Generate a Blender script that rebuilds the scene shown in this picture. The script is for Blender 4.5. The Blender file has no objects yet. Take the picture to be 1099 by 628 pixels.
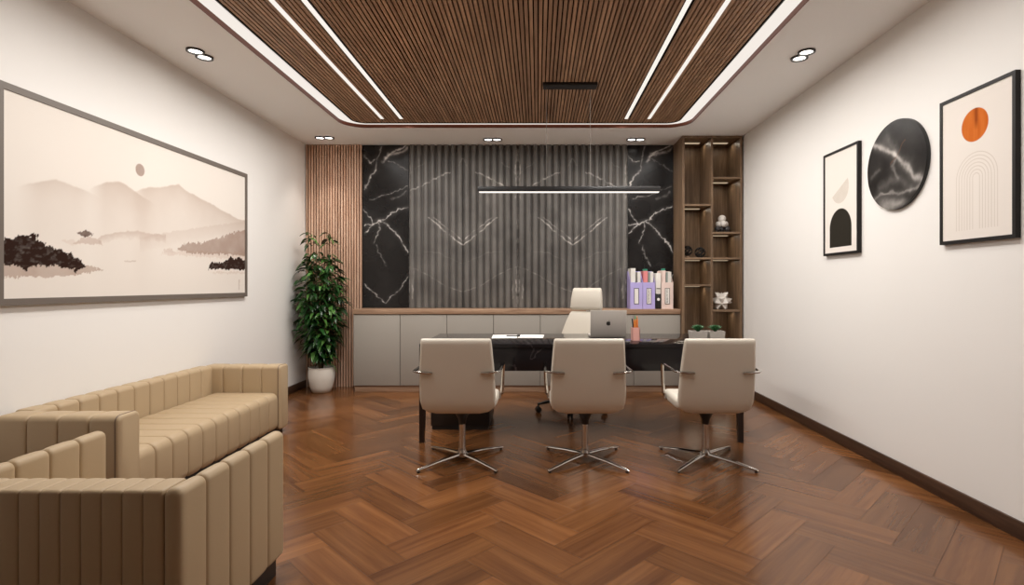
import bpy, bmesh, math, random
import numpy as np
from mathutils import Vector, Matrix

random.seed(7)
C = bpy.context.scene.collection
F = 577.0; CX = 577.0; CY = 306.0; EYE = 1.2
XL, XR = -2.735, 2.285        # side walls
YB = 6.38                     # back wall
YF = -0.75                    # wall behind the viewer
H = 2.856                     # ceiling height

# ------------------------------------------------------------------ materials
def new_mat(name):
    m = bpy.data.materials.new(name); m.use_nodes = True
    nt = m.node_tree
    return m, nt, nt.nodes['Principled BSDF']

def sock(b, n, v):
    if n in b.inputs: b.inputs[n].default_value = v

def mat(name, col, rough=0.5, metal=0.0, spec=0.5, coat=0.0, bump=0.0, bscale=60.0):
    m, nt, b = new_mat(name)
    sock(b, 'Base Color', (*col, 1)); sock(b, 'Roughness', rough); sock(b, 'Metallic', metal)
    sock(b, 'Specular IOR Level', spec); sock(b, 'Coat Weight', coat)
    if bump:
        tc = nt.nodes.new('ShaderNodeTexCoord'); n = nt.nodes.new('ShaderNodeTexNoise')
        n.inputs['Scale'].default_value = bscale; n.inputs['Detail'].default_value = 4
        bp = nt.nodes.new('ShaderNodeBump'); bp.inputs['Strength'].default_value = bump
        bp.inputs['Distance'].default_value = 0.004
        nt.links.new(tc.outputs['Object'], n.inputs['Vector'])
        nt.links.new(n.outputs['Fac'], bp.inputs['Height']); nt.links.new(bp.outputs['Normal'], b.inputs['Normal'])
    return m

def emit(name, col, strength):
    m = bpy.data.materials.new(name); m.use_nodes = True
    nt = m.node_tree; nt.nodes.remove(nt.nodes['Principled BSDF'])
    e = nt.nodes.new('ShaderNodeEmission'); e.inputs['Color'].default_value = (*col, 1); e.inputs['Strength'].default_value = strength
    nt.links.new(e.outputs[0], nt.nodes['Material Output'].inputs['Surface'])
    return m

def ramp(nt, stops):
    r = nt.nodes.new('ShaderNodeValToRGB'); el = r.color_ramp.elements
    el[0].position = stops[0][0]; el[0].color = (*stops[0][1], 1)
    el[1].position = stops[-1][0]; el[1].color = (*stops[-1][1], 1)
    for p, c in stops[1:-1]:
        e = el.new(p); e.color = (*c, 1)
    return r

def wood(name, dark, light, axis='Z', rough=0.45, spec=0.4, scale=1.0, tone=0.0, uv=False, coat=0.0, bump=0.15, tmin=0.75, tmax=1.2):
    m, nt, b = new_mat(name); L = nt.links
    tc = nt.nodes.new('ShaderNodeTexCoord'); mp = nt.nodes.new('ShaderNodeMapping')
    s = [22 * scale] * 3; s['XYZ'.index(axis)] = 1.2 * scale
    mp.inputs['Scale'].default_value = s
    L.new(tc.outputs['UV' if uv else 'Object'], mp.inputs['Vector'])
    n1 = nt.nodes.new('ShaderNodeTexNoise'); n1.inputs['Scale'].default_value = 1.0; n1.inputs['Detail'].default_value = 6
    n1.inputs['Roughness'].default_value = 0.65; n1.inputs['Distortion'].default_value = 0.8
    n2 = nt.nodes.new('ShaderNodeTexNoise'); n2.inputs['Scale'].default_value = 4.5; n2.inputs['Detail'].default_value = 5
    L.new(mp.outputs[0], n1.inputs['Vector']); L.new(mp.outputs[0], n2.inputs['Vector'])
    mx = nt.nodes.new('ShaderNodeMath'); mx.operation = 'MULTIPLY_ADD'; mx.inputs[1].default_value = 0.35
    L.new(n2.outputs['Fac'], mx.inputs[0]); L.new(n1.outputs['Fac'], mx.inputs[2])
    r = ramp(nt, [(0.48, dark), (0.68, tuple((a + c) / 2 for a, c in zip(dark, light))), (0.85, light)])
    L.new(mx.outputs[0], r.inputs['Fac'])
    out = r.outputs['Color']
    if tone:
        at = nt.nodes.new('ShaderNodeAttribute'); at.attribute_name = 'tone'
        mr = nt.nodes.new('ShaderNodeMapRange'); mr.inputs['To Min'].default_value = tmin; mr.inputs['To Max'].default_value = tmax
        L.new(at.outputs['Fac'], mr.inputs['Value'])
        hs = nt.nodes.new('ShaderNodeMix'); hs.data_type = 'RGBA'; hs.blend_type = 'MULTIPLY'; hs.inputs['Factor'].default_value = 1
        L.new(out, hs.inputs['A']); L.new(mr.outputs[0], hs.inputs['B']); out = hs.outputs['Result']
    L.new(out, b.inputs['Base Color'])
    sock(b, 'Roughness', rough); sock(b, 'Specular IOR Level', spec); sock(b, 'Coat Weight', coat)
    if bump:
        bp = nt.nodes.new('ShaderNodeBump'); bp.inputs['Strength'].default_value = bump; bp.inputs['Distance'].default_value = 0.002
        L.new(n2.outputs['Fac'], bp.inputs['Height']); L.new(bp.outputs['Normal'], b.inputs['Normal'])
    return m

def colmat(name, rough=0.6, spec=0.3, coat=0.0):
    m, nt, b = new_mat(name)
    at = nt.nodes.new('ShaderNodeAttribute'); at.attribute_name = 'Col'
    nt.links.new(at.outputs['Color'], b.inputs['Base Color'])
    sock(b, 'Roughness', rough); sock(b, 'Specular IOR Level', spec); sock(b, 'Coat Weight', coat)
    return m

def stone(name, base, vein, rough, scale, thr=0.02, amount=0.6):
    """dark polished stone with thin procedural veins"""
    m, nt, b = new_mat(name); L = nt.links
    tc = nt.nodes.new('ShaderNodeTexCoord')
    n = nt.nodes.new('ShaderNodeTexNoise'); n.inputs['Scale'].default_value = scale; n.inputs['Detail'].default_value = 7
    n.inputs['Distortion'].default_value = 0.6
    L.new(tc.outputs['Object'], n.inputs['Vector'])
    s = nt.nodes.new('ShaderNodeMath'); s.operation = 'SUBTRACT'; s.inputs[1].default_value = 0.5
    a = nt.nodes.new('ShaderNodeMath'); a.operation = 'ABSOLUTE'
    L.new(n.outputs['Fac'], s.inputs[0]); L.new(s.outputs[0], a.inputs[0])
    mr = nt.nodes.new('ShaderNodeMapRange'); mr.inputs['From Max'].default_value = thr
    mr.inputs['To Min'].default_value = amount; mr.inputs['To Max'].default_value = 0
    L.new(a.outputs[0], mr.inputs['Value'])
    n2 = nt.nodes.new('ShaderNodeTexNoise'); n2.inputs['Scale'].default_value = scale * 1.7
    L.new(tc.outputs['Object'], n2.inputs['Vector'])
    m2 = nt.nodes.new('ShaderNodeMapRange'); m2.inputs['From Min'].default_value = 0.45; m2.inputs['From Max'].default_value = 0.7
    L.new(n2.outputs['Fac'], m2.inputs['Value'])
    mu = nt.nodes.new('ShaderNodeMath'); mu.operation = 'MULTIPLY'
    L.new(mr.outputs[0], mu.inputs[0]); L.new(m2.outputs[0], mu.inputs[1])
    mx = nt.nodes.new('ShaderNodeMix'); mx.data_type = 'RGBA'
    mx.inputs['A'].default_value = (*base, 1); mx.inputs['B'].default_value = (*vein, 1)
    L.new(mu.outputs[0], mx.inputs['Factor']); L.new(mx.outputs['Result'], b.inputs['Base Color'])
    sock(b, 'Roughness', rough); sock(b, 'Specular IOR Level', 0.2)
    return m

M = {}
M['wall'] = mat('wall_paint', (0.85, 0.83, 0.80), 0.75, spec=0.2, bump=0.05, bscale=120)
M['ceil'] = mat('ceiling_paint', (0.95, 0.945, 0.93), 0.9, spec=0.1)
M['front'] = mat('front_wall_finish', (0.38, 0.34, 0.30), 0.7, spec=0.2)
M['copper'] = mat('copper_trim', (0.15, 0.043, 0.021), 0.4, metal=0.5)
M['cove'] = emit('cove_glow', (1.0, 0.92, 0.84), 1.0)
M['strip'] = emit('strip_glow', (1.0, 0.93, 0.85), 1.08)
M['pend'] = emit('pendant_glow', (1.0, 0.92, 0.84), 1.5)
M['down'] = emit('downlight_glow', (1.0, 0.93, 0.84), 7.0)
M['shelf_led'] = emit('shelf_glow', (1.0, 0.78, 0.52), 0.55)
M['black'] = mat('black_satin', (0.012, 0.011, 0.011), 0.4)
M['frame_black'] = mat('black_frame', (0.014, 0.012, 0.011), 0.5, spec=0.25)
M['frame_taupe'] = mat('taupe_frame', (0.15, 0.125, 0.105), 0.5)
M['plank'] = wood('herringbone_plank', (0.110, 0.040, 0.014), (0.225, 0.094, 0.033), axis='X', rough=0.2, spec=0.42, uv=True, tone=1, bump=0.0, scale=0.42, tmin=0.66, tmax=1.16)
M['floor_gap'] = mat('floor_gap', (0.03, 0.012, 0.006), 0.5)
M['base'] = wood('baseboard_wood', (0.035, 0.017, 0.010), (0.085, 0.043, 0.025), axis='Y', rough=0.4)
M['slat'] = wood('ceiling_slat_wood', (0.29, 0.165, 0.098), (0.54, 0.345, 0.22), axis='Y', rough=0.5, tone=1, scale=1.5, tmin=0.8, tmax=1.15)
M['slat_gap'] = mat('slat_gap_felt', (0.012, 0.007, 0.005), 0.9, spec=0.1)
M['oak'] = wood('oak_slat', (0.54, 0.31, 0.20), (0.82, 0.58, 0.43), axis='Z', rough=0.5, tone=1, scale=1.5, tmin=0.8, tmax=1.15)
M['oak_gap'] = mat('oak_gap', (0.022, 0.009, 0.005), 0.9, spec=0.1)
M['top_wood'] = wood('worktop_wood', (0.24, 0.14, 0.085), (0.47, 0.31, 0.205), axis='X', rough=0.45, scale=1.3)
M['walnut'] = wood('walnut_board', (0.11, 0.066, 0.037), (0.28, 0.183, 0.112), axis='Z', rough=0.42, spec=0.4, scale=1.2)
M['grey'] = mat('grey_lacquer', (0.335, 0.31, 0.275), 0.5, spec=0.35)
M['grey_dark'] = mat('grey_carcass', (0.10, 0.09, 0.08), 0.7)
M['marble'] = colmat('black_marble', 0.22, 0.32)
M['disc'] = colmat('disc_marble', 0.3, 0.15)
M['fluted'] = colmat('grey_stone_flute', 0.42, 0.35)
M['canvas'] = colmat('painted_canvas', 0.85, 0.04)
M['sofa'] = mat('tan_leather', (0.44, 0.33, 0.205), 0.5, spec=0.35, bump=0.06, bscale=90)
M['piping'] = mat('dark_piping', (0.16, 0.11, 0.07), 0.5)
M['cream'] = mat('cream_leather', (0.66, 0.607, 0.522), 0.42, spec=0.4, bump=0.03, bscale=150)
M['chrome'] = mat('chrome', (0.55, 0.53, 0.51), 0.10, metal=1.0)
M['deskstone'] = stone('black_desk_stone', (0.010, 0.008, 0.009), (0.16, 0.13, 0.13), 0.10, 2.2, thr=0.012, amount=0.35)
M['deskleg'] = wood('dark_desk_leg', (0.012, 0.007, 0.006), (0.03, 0.016, 0.012), axis='Z', rough=0.3)
M['pot'] = mat('white_ceramic', (0.72, 0.68, 0.61), 0.4)
M['soil'] = mat('soil', (0.03, 0.02, 0.014), 0.95, bump=0.6, bscale=80)
M['stem'] = mat('plant_stem', (0.10, 0.075, 0.03), 0.7)
M['white'] = mat('white_plaster', (0.78, 0.74, 0.69), 0.5)
M['paper'] = mat('paper', (0.85, 0.82, 0.78), 0.7)
M['purple'] = mat('lilac_board', (0.48, 0.42, 0.78), 0.5)
M['pink'] = mat('pink_board', (0.84, 0.67, 0.61), 0.5)
M['pinkcup'] = mat('pink_cup', (0.85, 0.45, 0.40), 0.45)
M['bookwhite'] = mat('book_white', (0.80, 0.77, 0.72), 0.55)
M['bookpink'] = mat('book_pink', (0.75, 0.25, 0.25), 0.55)
M['bookgreen'] = mat('book_green', (0.02, 0.22, 0.14), 0.5)
M['bookgrey'] = mat('book_grey', (0.28, 0.33, 0.30), 0.55)
M['orange'] = mat('orange_lacquer', (0.85, 0.25, 0.04), 0.4)
M['green'] = mat('green_lacquer', (0.10, 0.35, 0.12), 0.4)
M['alu'] = mat('laptop_aluminium', (0.50, 0.46, 0.42), 0.42, metal=0.1)
M['concrete'] = mat('pale_concrete', (0.52, 0.48, 0.43), 0.8, bump=0.3, bscale=60)
M['succ'] = mat('succulent_green', (0.035, 0.13, 0.045), 0.4)
M['plinth'] = mat('black_plinth', (0.012, 0.010, 0.009), 0.5)
M['shaded_ball'] = mat('ball_painted_shade', (0.05, 0.045, 0.045), 0.3)
M['cable'] = mat('grey_cable', (0.20, 0.18, 0.16), 0.6)
M['seam'] = mat('dark_seam', (0.05, 0.04, 0.03), 0.6)
def leafmat():
    m, nt, b = new_mat('glossy_leaf'); L = nt.links
    at = nt.nodes.new('ShaderNodeAttribute'); at.attribute_name = 'tone'
    r = ramp(nt, [(0.0, (0.006, 0.026, 0.006)), (0.6, (0.022, 0.090, 0.018)), (1.0, (0.10, 0.24, 0.05))])
    L.new(at.outputs['Fac'], r.inputs['Fac']); L.new(r.outputs['Color'], b.inputs['Base Color'])
    sock(b, 'Roughness', 0.28); sock(b, 'Specular IOR Level', 0.6)
    return m
M['leaf'] = leafmat()

# ------------------------------------------------------------------ mesh builder
class MB:
    def __init__(s): s.v = []; s.f = []; s.tone = None; s.tones = []
    def add(s, vs, fs, tone=None):
        o = len(s.v); s.v += [tuple(v) for v in vs]; s.f += [[i + o for i in f] for f in fs]
        if tone is not None: s.tones += [tone] * len(vs)
        return s
    def bm(s, bm, mtx=None, tone=None):
        bm.verts.index_update()
        vs = [(mtx @ v.co) if mtx else v.co.copy() for v in bm.verts]
        s.add(vs, [[v.index for v in f.verts] for f in bm.faces], tone); bm.free(); return s
    def box(s, a, b, r=0.0, seg=2, tone=None):
        a, b = [min(p, q) for p, q in zip(a, b)], [max(p, q) for p, q in zip(a, b)]
        bm = bmesh.new(); bmesh.ops.create_cube(bm, size=1)
        for v in bm.verts:
            v.co = Vector([(a[i] + b[i]) / 2 + v.co[i] * (b[i] - a[i]) for i in range(3)])
        if r > 0:
            r = min(r, min(b[i] - a[i] for i in range(3)) * 0.49)
            bmesh.ops.bevel(bm, geom=bm.edges[:], offset=r, segments=seg, profile=0.5, affect='EDGES')
        return s.bm(bm, None, tone)
    def lathe(s, prof, c=(0, 0, 0), n=24, cap=True, axis='Z'):
        vs, fs = [], []
        for r, z in prof:
            for k in range(n):
                a = 2 * math.pi * k / n
                p = (r * math.cos(a), r * math.sin(a), z)
                if axis == 'X': p = (p[2], p[0], p[1])
                if axis == 'Y': p = (p[0], p[2], p[1])
                vs.append((c[0] + p[0], c[1] + p[1], c[2] + p[2]))
        for i in range(len(prof) - 1):
            for k in range(n):
                k2 = (k + 1) % n
                fs.append([i * n + k, i * n + k2, (i + 1) * n + k2, (i + 1) * n + k])
        if cap:
            fs.append(list(range(n))[::-1]); fs.append([(len(prof) - 1) * n + k for k in range(n)])
        return s.add(vs, fs)
    def tube(s, pts, r, n=8, ry=None, closed=False, up=(0, 0, 1)):
        """sweep an ellipse (r across, ry along 'up') down a polyline; r may be a list"""
        pts = [Vector(p) for p in pts]; N = len(pts); vs, fs = [], []
        for i, p in enumerate(pts):
            a = pts[(i - 1) % N] if (closed or i > 0) else p
            b = pts[(i + 1) % N] if (closed or i < N - 1) else p
            t = (b - a).normalized(); u = Vector(up)
            if abs(t.dot(u)) > 0.95: u = Vector((0, 1, 0)) if abs(t.y) < 0.9 else Vector((1, 0, 0))
            sd = t.cross(u).normalized(); u2 = sd.cross(t)
            rr = r[i] if isinstance(r, (list, tuple)) else r
            r2 = rr if ry is None else (ry[i] if isinstance(ry, (list, tuple)) else ry)
            for k in range(n):
                g = 2 * math.pi * k / n
                vs.append(p + sd * rr * math.cos(g) + u2 * r2 * math.sin(g))
        for i in range(N if closed else N - 1):
            j = (i + 1) % N
            for k in range(n):
                k2 = (k + 1) % n
                fs.append([i * n + k, i * n + k2, j * n + k2, j * n + k])
        if not closed:
            fs.append(list(range(n))[::-1]); fs.append([(N - 1) * n + k for k in range(n)])
        return s.add(vs, fs)
    def ball(s, c, r, sub=3, sc=(1, 1, 1)):
        bm = bmesh.new(); bmesh.ops.create_icosphere(bm, subdivisions=sub, radius=1)
        return s.bm(bm, Matrix.Translation(c) @ Matrix.Diagonal((r * sc[0], r * sc[1], r * sc[2], 1)))
    def prism(s, poly, a, b, axis='Z'):
        """polygon (2-D) extruded from a to b along axis"""
        n = len(poly); vs = []
        for h in (a, b):
            for p, q in poly:
                vs.append({'Z': (p, q, h), 'X': (h, p, q), 'Y': (p, h, q)}[axis])
        fs = [list(range(n))[::-1], list(range(n, 2 * n))] + [[i, (i + 1) % n, n + (i + 1) % n, n + i] for i in range(n)]
        return s.add(vs, fs)
    def loft(s, rings, caps=True):
        n = len(rings[0]); vs = [p for r in rings for p in r]; fs = []
        for i in range(len(rings) - 1):
            for k in range(n):
                k2 = (k + 1) % n
                fs.append([i * n + k, i * n + k2, (i + 1) * n + k2, (i + 1) * n + k])
        if caps: fs.append(list(range(n))[::-1]); fs.append([(len(rings) - 1) * n + k for k in range(n)])
        return s.add(vs, fs)

def wloc(o):
    p = Vector((0, 0, 0))
    while o is not None: p += o.location; o = o.parent
    return p

def obj(name, mb, m, parent=None, smooth=True, angle=0.6, label=None, loc=None, fixn=True):
    """link one mesh object; builder coordinates are world coordinates"""
    me = bpy.data.meshes.new(name)
    off = wloc(parent) if parent else Vector(loc or (0, 0, 0))
    me.from_pydata([(v[0] - off.x, v[1] - off.y, v[2] - off.z) for v in mb.v], [], mb.f)
    if mb.tones:
        at = me.attributes.new('tone', 'FLOAT', 'POINT'); at.data.foreach_set('value', mb.tones)
    if fixn:
        b = bmesh.new(); b.from_mesh(me); bmesh.ops.recalc_face_normals(b, faces=b.faces[:]); b.to_mesh(me); b.free()
    if smooth:
        me.polygons.foreach_set('use_smooth', [True] * len(me.polygons))
        me.set_sharp_from_angle(angle=angle)
    me.materials.append(m)
    o = bpy.data.objects.new(name, me); C.objects.link(o)
    if parent: o.parent = parent
    elif loc: o.location = loc
    if label: o['label'] = label
    return o

def thing(name, label, cat, loc=(0, 0, 0), group=None):
    o = bpy.data.objects.new(name, None); o.empty_display_size = 0.1; C.objects.link(o); o.location = loc
    o['label'] = label; o['category'] = cat
    if group: o['group'] = group
    return o
def tag(o, label, cat, group=None):
    o['label'] = label; o['category'] = cat
    if group: o['group'] = group
    return o
def struct(o, label=None, cat=None):
    o['kind'] = 'structure'
    if label: o['label'] = label
    if cat: o['category'] = cat
    return o
def dup(root, loc, rotz=0.0, label=None):
    r = root.copy(); C.objects.link(r); r.location = loc; r.rotation_euler = (0, 0, rotz)
    if label: r['label'] = label
    def rec(src, dst):
        for ch in list(src.children):
            c = ch.copy(); C.objects.link(c); c.parent = dst
            rec(ch, c)
    rec(root, r)
    return r

def rrect(hw, hh, r, n=5):
    """rounded rectangle loop centred on 0"""
    r = max(min(r, hw * 0.999, hh * 0.999), 1e-4); out = []
    for cx, cy, a0 in ((hw - r, hh - r, 0), (-hw + r, hh - r, 90), (-hw + r, -hh + r, 180), (hw - r, -hh + r, 270)):
        for k in range(n + 1):
            a = math.radians(a0 + 90 * k / n)
            out.append((cx + r * math.cos(a), cy + r * math.sin(a)))
    return out

def channels(mb, axis, w0, w1, n, c, hw, hh, r, depth=0.016, st=10, endr=0.012):
    """upholstered block with stitched channels along axis ('X' or 'Y'); c = centre of the cross-section (p, z)"""
    rings = []; L = (w1 - w0) / n
    for i in range(n):
        TS = [0, 0.025, 0.06, 0.12, 0.24, 0.5, 0.76, 0.88, 0.94, 0.975]
        for t in TS + ([1.0] if i == n - 1 else []):
            w = w0 + (i + t) * L
            e = abs(2 * t - 1)
            d = depth * (0.75 * e ** 22 + 0.25 * e ** 3)
            if (i == 0 and t < 0.5) or (i == n - 1 and t > 0.5):
                dist = (t if i == 0 else 1 - t) * L
                q = max(0.0, 1 - dist / endr); d = endr * (1 - math.sqrt(max(0, 1 - q * q)))
            ring = []
            for p, z in rrect(hw - d, hh - d, max(r - d * 0.5, 0.004)):
                ring.append((w, c[0] + p, c[1] + z) if axis == 'X' else (c[0] + p, w, c[1] + z))
            rings.append(ring)
    return mb.loft(rings)

# numpy noise --------------------------------------------------------
def _h(ix, iy, s):
    v = np.sin(ix * 127.1 + iy * 311.7 + s * 74.7) * 43758.5453
    return v - np.floor(v)
def vnoise(x, y, s=0):
    ix, iy = np.floor(x), np.floor(y); fx, fy = x - ix, y - iy
    fx = fx * fx * (3 - 2 * fx); fy = fy * fy * (3 - 2 * fy)
    a = _h(ix, iy, s); b = _h(ix + 1, iy, s); c = _h(ix, iy + 1, s); d = _h(ix + 1, iy + 1, s)
    return (a * (1 - fx) + b * fx) * (1 - fy) + (c * (1 - fx) + d * fx) * fy
def fbm(x, y, s=0, o=5):
    t = 0; a = 0.5
    for i in range(o):
        t = t + a * vnoise(x, y, s + i * 3.3); x = x * 2.03 + 5.1; y = y * 2.03 + 1.7; a *= 0.5
    return t
def pdist(x, y, pts):
    d = np.full(x.shape, 1e9)
    for (ax, ay), (bx, by) in zip(pts[:-1], pts[1:]):
        dx, dy = bx - ax, by - ay; l = dx * dx + dy * dy + 1e-12
        t = np.clip(((x - ax) * dx + (y - ay) * dy) / l, 0, 1)
        d = np.minimum(d, np.hypot(x - ax - t * dx, y - ay - t * dy))
    return d
def inpoly(x, y, pts):
    r = np.zeros(x.shape, bool); n = len(pts)
    for i in range(n):
        (x1, y1), (x2, y2) = pts[i], pts[(i + 1) % n]
        if y1 == y2: continue
        c = ((y1 > y) != (y2 > y)) & (x < (x2 - x1) * (y - y1) / (y2 - y1) + x1)
        r ^= c
    return r

def sheet(name, P, col, m, parent=None, loc=None):
    """grid of points P[i,j] (world) with colours col[i,j] as one mesh"""
    nu, nv = P.shape[:2]
    off = np.array(wloc(parent) if parent else (loc or (0, 0, 0)))
    v = (P.reshape(-1, 3) - off)
    idx = np.arange(nu * nv).reshape(nu, nv)
    f = np.stack([idx[:-1, :-1], idx[1:, :-1], idx[1:, 1:], idx[:-1, 1:]], -1).reshape(-1, 4)
    me = bpy.data.meshes.new(name); me.from_pydata(v.tolist(), [], f.tolist())
    at = me.color_attributes.new('Col', 'FLOAT_COLOR', 'POINT')
    rgba = np.concatenate([col.reshape(-1, 3), np.ones((nu * nv, 1))], 1).astype(np.float32)
    at.data.foreach_set('color', rgba.ravel())
    me.polygons.foreach_set('use_smooth', [True] * len(me.polygons))
    me.materials.append(m)
    o = bpy.data.objects.new(name, me); C.objects.link(o)
    if parent: o.parent = parent
    elif loc: o.location = loc
    return o

# ------------------------------------------------------------------ room shell
def build_floor():
    W = 0.1833; n = 3; L = W * n; X0 = 0.205; Y0 = 1.05
    s2 = math.sqrt(0.5)
    vs, fs, tones, uvs = [], [], [], []
    def rot(x, y): return ((x - y) * s2 + X0, (x + y) * s2 + Y0)
    x0, x1, y0, y1 = XL, XR, YF, YB
    def clip(poly):
        for ax, lim, sg in ((0, x0, 1), (0, x1, -1), (1, y0, 1), (1, y1, -1)):
            out = []
            for i in range(len(poly)):
                p, q = poly[i], poly[(i + 1) % len(poly)]
                pi, qi = sg * (p[ax] - lim) >= 0, sg * (q[ax] - lim) >= 0
                if pi: out.append(p)
                if pi != qi:
                    t = (lim - p[ax]) / (q[ax] - p[ax]); out.append(tuple(a + t * (b - a) for a, b in zip(p, q)))
            poly = out
            if not poly: return poly
        return poly
    g = 0.0007
    R = range(-60, 61)
    for i in R:
        for j in R:
            k = (i - j) % (2 * n)
            if k == 0: x, y, w, h, hz = i * W, j * W, L, W, True
            elif k == 2 * n - 1: x, y, w, h, hz = i * W, j * W, W, L, False
            else: continue
            ou, ov = random.uniform(0, 40), random.uniform(0, 40)
            cs = []
            for (a, b) in ((x + g, y + g), (x + w - g, y + g), (x + w - g, y + h - g), (x + g, y + h - g)):
                u, v = ((a - x), (b - y)) if hz else ((b - y), (a - x))
                X, Y = rot(a, b); cs.append((X, Y, u + ou, v + ov))
            cs = clip(cs)
            if len(cs) < 3: continue
            o = len(vs); tn = random.random()
            fs.append(list(range(o, o + len(cs))))
            for c in cs: vs.append((c[0], c[1], 0.0)); uvs.append((c[2], c[3])); tones.append(tn)
    np_ = len(fs)
    o = len(vs)
    a, b = -0.0012, -0.06
    for z in (a, b): vs += [(x0, y0, z), (x1, y0, z), (x1, y1, z), (x0, y1, z)]
    uvs += [(0, 0)] * 8; tones += [0] * 8
    fs += [[o, o + 1, o + 2, o + 3], [o + 7, o + 6, o + 5, o + 4]] + [[o + k, o + 4 + k, o + 4 + (k + 1) % 4, o + (k + 1) % 4] for k in range(4)]
    me = bpy.data.meshes.new('floor'); me.from_pydata(vs, [], fs)
    ul = me.uv_layers.new(name='UVMap')
    for lp in me.loops: ul.data[lp.index].uv = uvs[lp.vertex_index]
    at = me.attributes.new('tone', 'FLOAT', 'POINT'); at.data.foreach_set('value', tones)
    me.materials.append(M['plank']); me.materials.append(M['floor_gap'])
    for p in me.polygons: p.material_index = 0 if p.index < np_ else 1
    fl = bpy.data.objects.new('floor', me); C.objects.link(fl); struct(fl)
build_floor()

T = 0.12
struct(obj('wall_left', MB().box((XL - T, YF - T, -0.06), (XL, YB + T, 3.2)), M['wall']))
struct(obj('wall_right', MB().box((XR, YF - T, -0.06), (XR + T, YB + T, 3.2)), M['wall']))
struct(obj('wall_back', MB().box((XL, YB, -0.06), (XR, YB + T, 3.2)), M['wall']))
struct(obj('wall_front', MB().box((XL, YF - T, -0.06), (XR, YF, 3.2)), M['front']))
bh = 0.085
def board(name, x0, x1, y0, y1):
    struct(obj(name, MB().box((x0, y0, 0), (x1, y1, bh), 0.003), M['base']))
board('baseboard_left', XL, XL + 0.016, YF, 6.33)
board('baseboard_right', XR - 0.016, XR, YF, YB - 0.005)
board('baseboard_front', XL + 0.016, XR - 0.016, YF, YF + 0.016)

# ceiling with a round-cornered recess
RX0, RX1, RY0, RY1 = -2.02, 1.575, 2.03, 5.65
RC = ((RX0 + RX1) / 2, (RY0 + RY1) / 2); RHX, RHY = (RX1 - RX0) / 2, (RY1 - RY0) / 2
def rr(hx, hy, r, n=10): return [(RC[0] + p, RC[1] + q) for p, q in rrect(hx, hy, r, n)]
def ring_fill(mb, outer, inner, z):
    """flat ring between two loops with the same number of points"""
    n = len(outer); vs = [(x, y, z) for x, y in outer] + [(x, y, z) for x, y in inner]
    mb.add(vs, [[i, (i + 1) % n, n + (i + 1) % n, n + i] for i in range(n)])
def rect_loop(inner):
    """project an inner loop onto the room's rectangle so the ring can be quads, with corners kept"""
    out = []
    n = len(inner) // 4
    corners = [(XR, YB), (XL, YB), (XL, YF), (XR, YF)]
    for q in range(4):
        for k in range(n): out.append(corners[q])
    return out
hole = rr(RHX, RHY, 0.23)
cb = MB()
n = len(hole); ro = rect_loop(hole)
vs = []
for z in (H, H + 0.03):
    vs += [(x, y, z) for x, y in ro]; vs += [(x, y, z) for x, y in hole]
fs = []
for i in range(n):
    j = (i + 1) % n
    fs.append([i, j, n + j, n + i]); fs.append([2 * n + i, 3 * n + i, 3 * n + j, 2 * n + j]); fs.append([n + i, n + j, 3 * n + j, 3 * n + i])
me_fs = []
for f in fs:
    g2 = []
    for i in f:
        if not g2 or Vector(vs[i]) != Vector(vs[g2[-1]]): g2.append(i)
    if len(g2) > 2 and Vector(vs[g2[0]]) == Vector(vs[g2[-1]]): g2.pop()
    if len(g2) > 2: me_fs.append(g2)
cb.add(vs, me_fs)
cb.box((XL, YF, 3.02), (XR, YB, 3.12))
struct(obj('ceiling', cb, M['ceil'], smooth=False, fixn=False))
# copper lining
tm = MB()
lo = rr(RHX, RHY, 0.23); li = rr(RHX - 0.008, RHY - 0.008, 0.222)
def band(mb, a, b, z0, z1):
    n = len(a); vs = [(x, y, z0) for x, y in a] + [(x, y, z0) for x, y in b] + [(x, y, z1) for x, y in a] + [(x, y, z1) for x, y in b]
    fs = []
    for i in range(n):
        j = (i + 1) % n
        fs += [[i, j, n + j, n + i], [2 * n + i, 3 * n + i, 3 * n + j, 2 * n + j], [i, 2 * n + i, 2 * n + j, j], [n + i, n + j, 3 * n + j, 3 * n + i]]
    mb.add(vs, fs)
band(tm, lo, li, H - 0.004, H + 0.030)
struct(obj('trim_1', tm, M['copper']))
# cove light ring
PX, PY = RHX - 0.115, RHY - 0.048
cv = MB()
band(cv, rr(RHX - 0.008, RHY - 0.008, 0.222), rr(PX + 0.004, PY + 0.004, 0.13), H + 0.030, H + 0.038)
tag(obj('cove_light', cv, M['cove'], smooth=False), 'glowing white light band framing the wooden slatted ceiling inset', 'cove light')

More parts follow.
